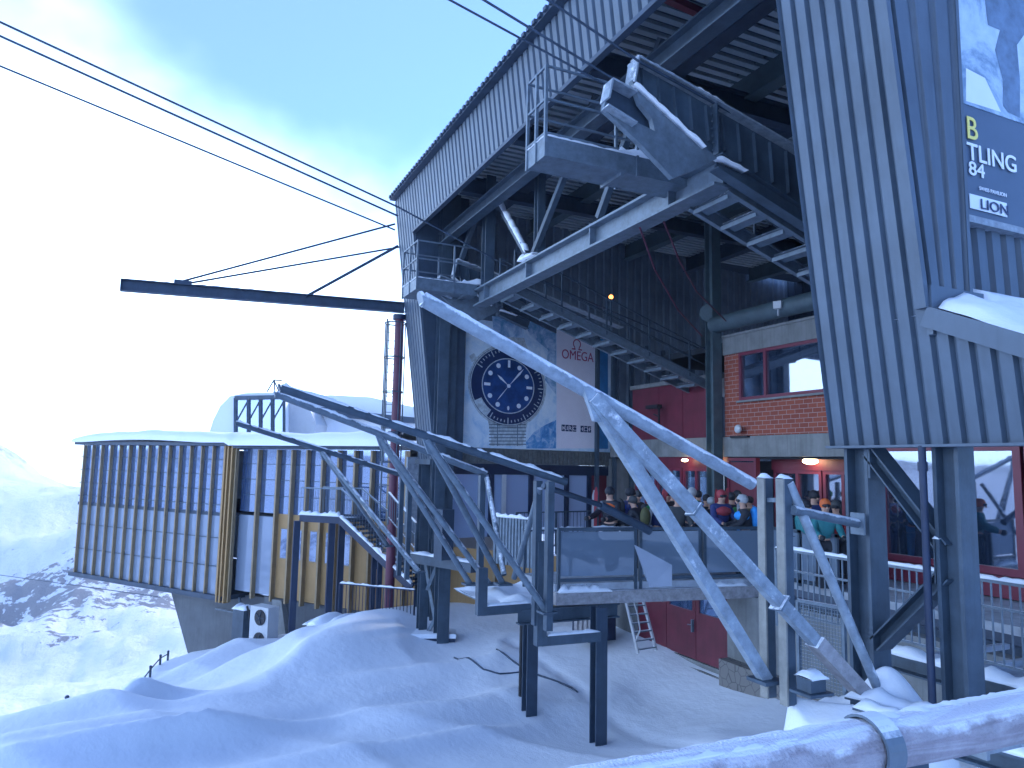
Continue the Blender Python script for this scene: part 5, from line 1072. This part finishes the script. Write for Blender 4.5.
m.build('rail', grain(), hr)
m = MB(); m.cap((x0, 1.33, -0.610), (x1, 1.33, -0.610), 0.062, 0.011, 3, n=200); m.build('snow_cap', M_SNOW, hr)
for bx_ in (1.585,):
    m = MB(); n = 18; vs_ = []
    for x in (bx_-0.03, bx_+0.03):
        for r_ in (0.068, 0.075):
            for k in range(n+1): t = math.pi*(0.5+1.15*(k/n))-math.pi*0.25; vs_.append(V((x, 1.32+r_*math.cos(t), -0.662+r_*math.sin(t))))
    q_ = n+1; fs_ = []
    for k in range(n): fs_ += [(q_+k, q_+k+1, 3*q_+k+1, 3*q_+k), (k, 2*q_+k, 2*q_+k+1, k+1), (k, k+1, q_+k+1, q_+k), (2*q_+k, 3*q_+k, 3*q_+k+1, 2*q_+k+1)]
    m.add(vs_, fs_, False); m.build('bracket', M_GALV, hr)
    m = MB(); m.box((bx_, 1.315, -1.2), (0.06, 0.05, 0.95)); m.build('post', M_GALV, hr)
m = MB(); m.bx(2.14, 3.6, 1.40, 1.46, -0.79, -0.715); m.bx(2.125, 2.14, 1.39, 1.47, -0.80, -0.705); m.build('lower_rail', M_FROST, hr)
m = MB(); m.cap((2.13, 1.43, -0.715), (3.6, 1.43, -0.715), 0.06, 0.02, 8); m.build('snow_cap', M_SNOW, hr)
for c_, d_ in (((1.84, 1.5, -1.3), (0.05, 0.05, 1.0)), ((2.02, 1.55, -1.3), (0.08, 0.06, 1.0)), ((1.15, 1.36, -1.2), (0.03, 0.03, 1.0))): m = MB(); m.box(c_, d_); m.build('lower_post', M_STEELD, hr)
# rope fence along the edge of the snow slope
rf = thing('rope_fence', at(135, 697, 19), 'half buried rope fence along the edge of the snow slope', 'fence')
pts = [(-10, 699, 14.5), (38, 704, 15), (66, 710, 15.2), (136, 696, 19), (150, 676, 22.5), (160, 664, 25), (168, 656, 26.5)]
m = MB()
Q = [at(*p) for p in pts]; Q = [V((q.x, q.y, ground_z(q.x, q.y)+0.22)) for q in Q]
m.path(Q, 0.02, 5); m.build('rope', M_BLACK, rf)
for q in Q: m = MB(); m.tube(q-Z*0.5, q+Z*0.1, 0.035, 6); m.sphere(q+Z*0.08, 0.045, 6, 4); m.build('stake', M_STEELD, rf)
pl = at(0, 575, 60); pr_ = at(160, 597, 45); rope([pl+(pl-pr_)*0.3, pl, pr_], 0.03, 'thin cable strung across the valley left of the restaurant', 'cable', None, M_STEELD, 5)
# wheel grooves, cables lying on the snow
def groundline(pxs, F0_, label, r=0.025):
    P_ = []
    for (a, b), F in zip(pxs, F0_):
        q = at(a, b, F); P_.append(V((q.x, q.y, ground_z(q.x, q.y)+0.02)))
    R_ = []
    for a, b in zip(P_, P_[1:]):
        for k in range(6): q = a.lerp(b, k/6); q.z = ground_z(q.x, q.y)+0.015; R_.append(q)
    rope(R_, r, label, 'cable', None, M_STEELD, 5)
groundline([(455, 628), (484, 643), (500, 643), (532, 639)], [20.5, 19.2, 19.0, 19.2], 'left black cable lying on the snow under the pier')
groundline([(497, 626), (545, 650), (585, 662)], [20.5, 18.6, 17.8], 'right black cable lying on the snow under the pier')
#@@PEOPLE
# ------------------------------------------------------------------ people
PM = {}
def pcol(n, c, r=0.7): 
    if n not in PM: PM[n] = mat('cloth_'+n, c, r, 0, 0.12, 8)
    return PM[n]
M_SKIN = mat('skin', (0.50, 0.30, 0.22), 0.55, 0, 0.08, 10)
def skinned(name, verts, edges, radii, m_, parent, sub=2):
    me = bpy.data.meshes.new(name); base = parent_loc(parent); me.from_pydata([V(v) for v in verts], edges, []); me.materials.append(m_)
    o = bpy.data.objects.new(name, me); C.objects.link(o); o.parent = parent; LOC[o] = base
    sk = o.modifiers.new('skin', 'SKIN'); sk.use_smooth_shade = True
    sv = me.skin_vertices[0].data if me.skin_vertices else None
    if sv is None:
        bm2 = bmesh.new(); bm2.from_mesh(me); bm2.verts.layers.skin.verify(); bm2.to_mesh(me); bm2.free(); sv = me.skin_vertices[0].data
    for v, r_ in zip(sv, radii): v.radius = (r_, r_) if not isinstance(r_, tuple) else r_
    sv[0].use_root = True
    ss = o.modifiers.new('sub', 'SUBSURF'); ss.levels = sub; ss.render_levels = sub
    return o
def person(loc, face, label, jacket, trousers, helmet, pack=None, goggles=True, arms=0.3, lean=0.05, h=1.76, sleeve=None, hood=False, headturn=0.0, chest=None):
    t = thing('person', loc, label, 'person', 'skiers waiting on the terrace'); t.rotation_euler = (0, 0, face)
    k = h/1.76; LOC[t] = V((0, 0, 0))
    def S3(x, y, z): return V((x, y+lean*max(0, z-0.9), z))*k
    a1, a2_ = arms, arms*1.3      # local +Y is forward
    vb = [S3(0, 0, .98), S3(0, 0, 1.2), S3(0, .01, 1.42), S3(0, .02, 1.54), S3(0, .03, 1.64), S3(0, .035, 1.72),
          S3(-.19, 0, 1.42), S3(-.26, .04+a1*.25, 1.18), S3(-.22, .12+a2_*.55, 1.02+arms*.15), S3(-.21, .17+a2_*.62, .98+arms*.2),
          S3(.19, 0, 1.42), S3(.26, .04+a1*.25, 1.18), S3(.22, .12+a2_*.55, 1.02+arms*.15), S3(.21, .17+a2_*.62, .98+arms*.2),
          S3(-.1, 0, .9), S3(-.11, .03, .5), S3(-.12, 0, .09), S3(-.13, .15, .04), S3(.1, 0, .9), S3(.11, .03, .5), S3(.12, 0, .09), S3(.13, .15, .04)]
    eb = [(0, 1), (1, 2), (2, 3), (3, 4), (4, 5), (2, 6), (6, 7), (7, 8), (8, 9), (2, 10), (10, 11), (11, 12), (12, 13), (0, 14), (14, 15), (15, 16), (16, 17), (0, 18), (18, 19), (19, 20), (20, 21)]
    rb = [.13, .12, .13, .055, .095, .085, .06, .045, .035, .035, .06, .045, .035, .035, .09, .06, .04, .035, .09, .06, .04, .035]
    skinned('body', vb, eb, [r_*k for r_ in rb], M_SKIN, t)
    vj = [vb[0], vb[1], vb[2], vb[3]-V((0, 0, .04)), vb[6], vb[7], vb[8], vb[10], vb[11], vb[12]]
    skinned('jacket', vj, [(0, 1), (1, 2), (2, 3), (2, 4), (4, 5), (5, 6), (2, 7), (7, 8), (8, 9)], [x*k for x in (.19, .185, .18, .09, .095, .075, .06, .095, .075, .06)], jacket, t)
    skinned('trousers', [vb[0]-V((0, 0, .02)), vb[14], vb[15], vb[16]+V((0, 0, .06)), vb[18], vb[19], vb[20]+V((0, 0, .06))], [(0, 1), (1, 2), (2, 3), (0, 4), (4, 5), (5, 6)], [x*k for x in (.155, .115, .088, .08, .115, .088, .08)], trousers, t)
    for s_ in (16, 20): m = MB(); m.box(vb[s_]+V((0, 0.05, 0.05))*k, (.12*k, .3*k, .2*k)); m.build('ski_boot', M_BLACK, t)
    hc_ = vb[4]+V((0, 0, .045)); m = MB(); hr_ = Matrix.Rotation(headturn, 3, 'Z')
    m.sphere(hc_+V((0, -.012, .03)), .116*k, 14, 9, (0.95, 1.1, 1.0)); m.build('helmet', helmet, t)
    # face: nose, and goggles or eyes
    m = MB(); m.sphere(hc_+V((0, .115, -.055)), .02*k, 6, 4, (1, 1.3, 1.4)); m.build('nose', M_SKIN, t)
    m = MB()
    if goggles: m.sphere(hc_+V((0, .07, .0)), .085*k, 12, 6, (1.05, .85, .5)); m.build('goggles', M_BLACK, t)
    else:
        for s_ in (-1, 1): m.sphere(hc_+V((s_*.035, .1, .0)), .013, 6, 4)
        m.build('eyes', M_BLACK, t)
    if pack: m = MB(); m.sphere((vb[1]+vb[2])/2+V((0, -.24, .0)), .2*k, 12, 8, (.85, .6, 1.25)); m.build('backpack', pack, t)
    for s_ in (9, 13): m = MB(); m.sphere(vb[s_], .055*k, 8, 6, (1, 1.2, 1)); m.sphere(vb[s_]+V((.03 if s_ == 9 else -.03, .03, .02)), .025*k, 6, 4); m.build('glove', M_BLACK, t)
    if chest: m = MB(); m.sphere((vb[1]+vb[2])/2+V((0, .03, .03)), .21*k, 14, 6, (1.1, .95, .6)); m.build('chest_band', chest, t)
    LOC[t] = V(loc); return t
BLK = pcol('black', (0.015, 0.018, 0.028)); NVY = pcol('navy', (0.02, 0.035, 0.14)); BLU = pcol('royal_blue', (0.02, 0.10, 0.55)); ORG = pcol('orange', (0.65, 0.13, 0.03)); RDD = pcol('red', (0.30, 0.02, 0.03)); GRN = pcol('green', (0.03, 0.22, 0.06))
TEA = pcol('teal', (0.02, 0.17, 0.19)); WHT = pcol('white', (0.38, 0.40, 0.42)); CHR = pcol('charcoal', (0.05, 0.055, 0.06)); SKB = pcol('sky_blue', (0.03, 0.30, 0.75)); YEL = pcol('yellow', (0.75, 0.6, 0.05)); PNK = pcol('coral', (0.33, 0.04, 0.055)); OLV = pcol('olive', (0.10, 0.10, 0.04))
def pers(px, py, F, **kw):     # head top seen at px, py
    q = at(px, py, F); zt_ = q.z; q.z = ZD; face = kw.pop('face')
    if not kw.pop('up', 0): kw['h'] = max(1.62, min(1.92, (zt_-ZD)/1.04))
    return person(q, rad(face), **kw)
pers(611, 486, 18.2, face=120, label='skier in orange chested black jacket beside the upright pink ski', jacket=BLK, chest=ORG, trousers=BLK, helmet=BLK, goggles=False, arms=0.7, h=1.74)
pers(628, 487, 18.6, face=-100, label='skier in blue jacket with black helmet right of the orange chested skier', jacket=NVY, chest=BLU, trousers=CHR, helmet=BLK, arms=0.4, pack=CHR, h=1.74)
pers(642, 496, 18.0, face=20, label='bending skier in black with a white marked sleeve', jacket=BLK, trousers=BLK, helmet=CHR, arms=0.6, lean=0.35, h=1.72, chest=None, pack=OLV)
pers(665, 488, 19.0, face=200, label='skier with red helmet and black jacket behind the long strut', jacket=BLK, trousers=NVY, helmet=RDD, arms=0.3, h=1.7, pack=GRN)
pers(677, 492, 17.6, face=160, label='skier in dark jacket with red collar between the two struts', jacket=CHR, trousers=BLK, helmet=PNK, arms=0.4, h=1.66)
pers(691, 487, 18.6, face=-60, label='skier in navy with white helmet and dark visor', jacket=NVY, trousers=BLK, helmet=WHT, arms=0.4, h=1.75)
pers(706, 494, 19.6, face=150, label='skier in black with blue backpack left of the coral hooded one', jacket=BLK, trousers=BLK, helmet=BLK, arms=0.2, h=1.7, pack=BLU)
pers(720, 489, 17.9, face=170, label='skier with coral hood and navy jacket holding poles', jacket=NVY, trousers=NVY, helmet=PNK, arms=0.5, h=1.72, chest=PNK)
pers(732, 492, 19.2, face=-30, label='skier all in black right of the coral hooded one', jacket=BLK, trousers=BLK, helmet=BLK, arms=0.3, h=1.72)
pers(745, 494, 17.2, face=60, label='skier in sky blue jacket with white helmet next to the twin grey posts', jacket=BLK, chest=SKB, trousers=SKB, helmet=WHT, arms=0.4, h=1.62, pack=SKB)
pers(812, 484, 17.8, face=170, label='tall skier in navy at the entrance doors', jacket=NVY, trousers=BLK, helmet=BLK, arms=0.3, h=1.8)
pers(824, 498, 15.6, face=150, label='skier in teal with orange and white helmet by the tie bar', jacket=TEA, trousers=BLK, helmet=ORG, arms=0.4, h=1.7, pack=YEL)
pers(836, 500, 16.3, face=120, label='skier in red jacket half hidden by the steel column', jacket=RDD, trousers=BLK, helmet=CHR, arms=0.4, h=1.66)
pers(803, 499, 16.4, face=190, label='skier in black with teal collar behind the thin strut', jacket=TEA, trousers=BLK, helmet=BLK, arms=0.4, h=1.66)
LB = ['black capped figure at the left end of the crowd behind the rubber buffer', 'dark figure with grey helmet between the blue skier and the long strut', 'navy figure with dark visor behind the bending skier', 'figure in black with green pack right under the red lamp', 'dark figure with red helmet just left of the thin strut foot', 'figure in charcoal standing back by the red doors', 'short figure in black with a white helmet near the middle post', 'navy figure behind the sky blue skier', 'black figure with orange goggles strap behind the coral hooded skier', 'figure in olive right behind the green column']
for k, (px, py, F, jc, hc__) in enumerate(((650, 492, 20.2, BLK, CHR), (636, 490, 20.4, CHR, CHR), (657, 495, 18.4, NVY, BLK), (671, 489, 20.5, BLK, GRN), (684, 496, 19.6, BLK, RDD), (698, 490, 20.8, CHR, BLK), (712, 497, 18.7, BLK, WHT), (739, 490, 20.2, NVY, BLK), (726, 496, 18.5, BLK, ORG), (751, 496, 19.5, OLV, BLK))):
    pers(px, py, F, face=160+k*31, label=LB[k], jacket=jc, trousers=BLK, helmet=hc__, arms=0.3+0.05*(k % 3), h=1.68+0.02*(k % 4), pack=(None, BLK, GRN)[k % 3])
for k, (px, py, F) in enumerate(((893, 489, 18.6), (908, 486, 18.2), (921, 489, 19.2), (938, 490, 18.4), (979, 492, 18.8), (990, 499, 18.3), (902, 500, 20), (929, 496, 20.4), (1012, 504, 19))):
    labs = ['leftmost person in black behind the waiting room glass', 'person in black with rounded cap second from left behind the glass', 'person in dark hood just left of the downpipe behind the glass', 'person in dark coat between the downpipe and the nearest column', 'person in dark coat right of the nearest column behind the glass', 'person leaning left behind the right window pane', 'person in dark coat at the back of the waiting room on the left', 'person deep in the waiting room near the downpipe', 'rightmost person behind the waiting room glass']
    o = pers(px, py, F, face=100+k*27, label=labs[k], jacket=(BLK, CHR, NVY)[k % 3], trousers=BLK, helmet=(BLK, CHR)[k % 2], arms=0.25, up=1, h=1.76-0.02*(k % 3)); o['group'] = 'people in the glazed waiting room'
# skis and boards
def ski(p, q, label, c, w_=0.075, cat='ski'):
    p, q = V(p), V(q); d = (q-p).normalized(); t = thing('ski', p, label, cat, 'skis held upright'); m = MB(); a = d.cross(Z if abs(d.z) < .9 else V((FH.x, FH.y, 0))).normalized()
    n = 12; vs_ = []
    for i in range(n+1):
        k = i/n; ww = w_*(0.5+0.14*(2*k-1)**2)*(0.35 if i == n else 1); e = p.lerp(q, k)+FH*(-0.10*max(0, k-0.88)/0.12*0.5)
        for s_, dd_ in ((-1, 0), (1, 0), (1, 1), (-1, 1)): vs_.append(e+a*s_*ww+FH*dd_*0.018)
    fs_ = [(4*i+j, 4*i+(j+1) % 4, 4*i+4+(j+1) % 4, 4*i+4+j) for i in range(n) for j in range(4)]+[(0, 1, 2, 3), (4*n+3, 4*n+2, 4*n+1, 4*n)]
    m.add(vs_, fs_); m.build('ski_body', c, t); m = MB(); m.box(p.lerp(q, 0.45)-FH*0.03, (0.07, 0.07, 0.22)); m.build('binding', M_BLACK, t)
for px, F, c, lab, tp_, tl in ((596, 18.3, PNK, 'pink and white ski standing left of the orange chested skier', 487, 0.02), (594, 18.5, WHT, 'white ski leaning behind the pink one', 490, 0.04), (653, 18.2, WHT, 'white ski seen beside the bending skier', 500, 0.3), (665, 18.5, PNK, 'coral ski behind the skier with red helmet', 484, 0.05), (716, 18.1, PNK, 'coral ski held by the coral hooded skier', 489, -0.08), (727, 18.0, PNK, 'coral ski tilted right beside the coral hooded skier', 488, 0.15), (739, 17.6, WHT, 'white ski near the sky blue skier', 494, 0.05)):
    q = at(px, tp_, F); b = V((q.x-tl*0.9, q.y+tl*0.3, ZD)); ski(b, q, lab, c)
# ------------------------------------------------------------------ mountain air
m = MB(); m.bx(-2600, 2600, -2600, 2600, -460, 14); hz_ = m.build('haze', None, None, kind='stuff', loc=(0, 0, 0))
hm = bpy.data.materials.new('mountain_air'); hm.use_nodes = True; t_ = hm.node_tree; t_.nodes.clear(); o_ = t_.nodes.new('ShaderNodeOutputMaterial'); v_ = t_.nodes.new('ShaderNodeVolumePrincipled')
v_.inputs['Color'].default_value = (0.94, 0.97, 1, 1); v_.inputs['Density'].default_value = 0.00045; v_.inputs['Anisotropy'].default_value = 0.2; t_.links.new(v_.outputs[0], o_.inputs['Volume'])
hz_.data.materials.clear(); hz_.data.materials.append(hm)
#@@END
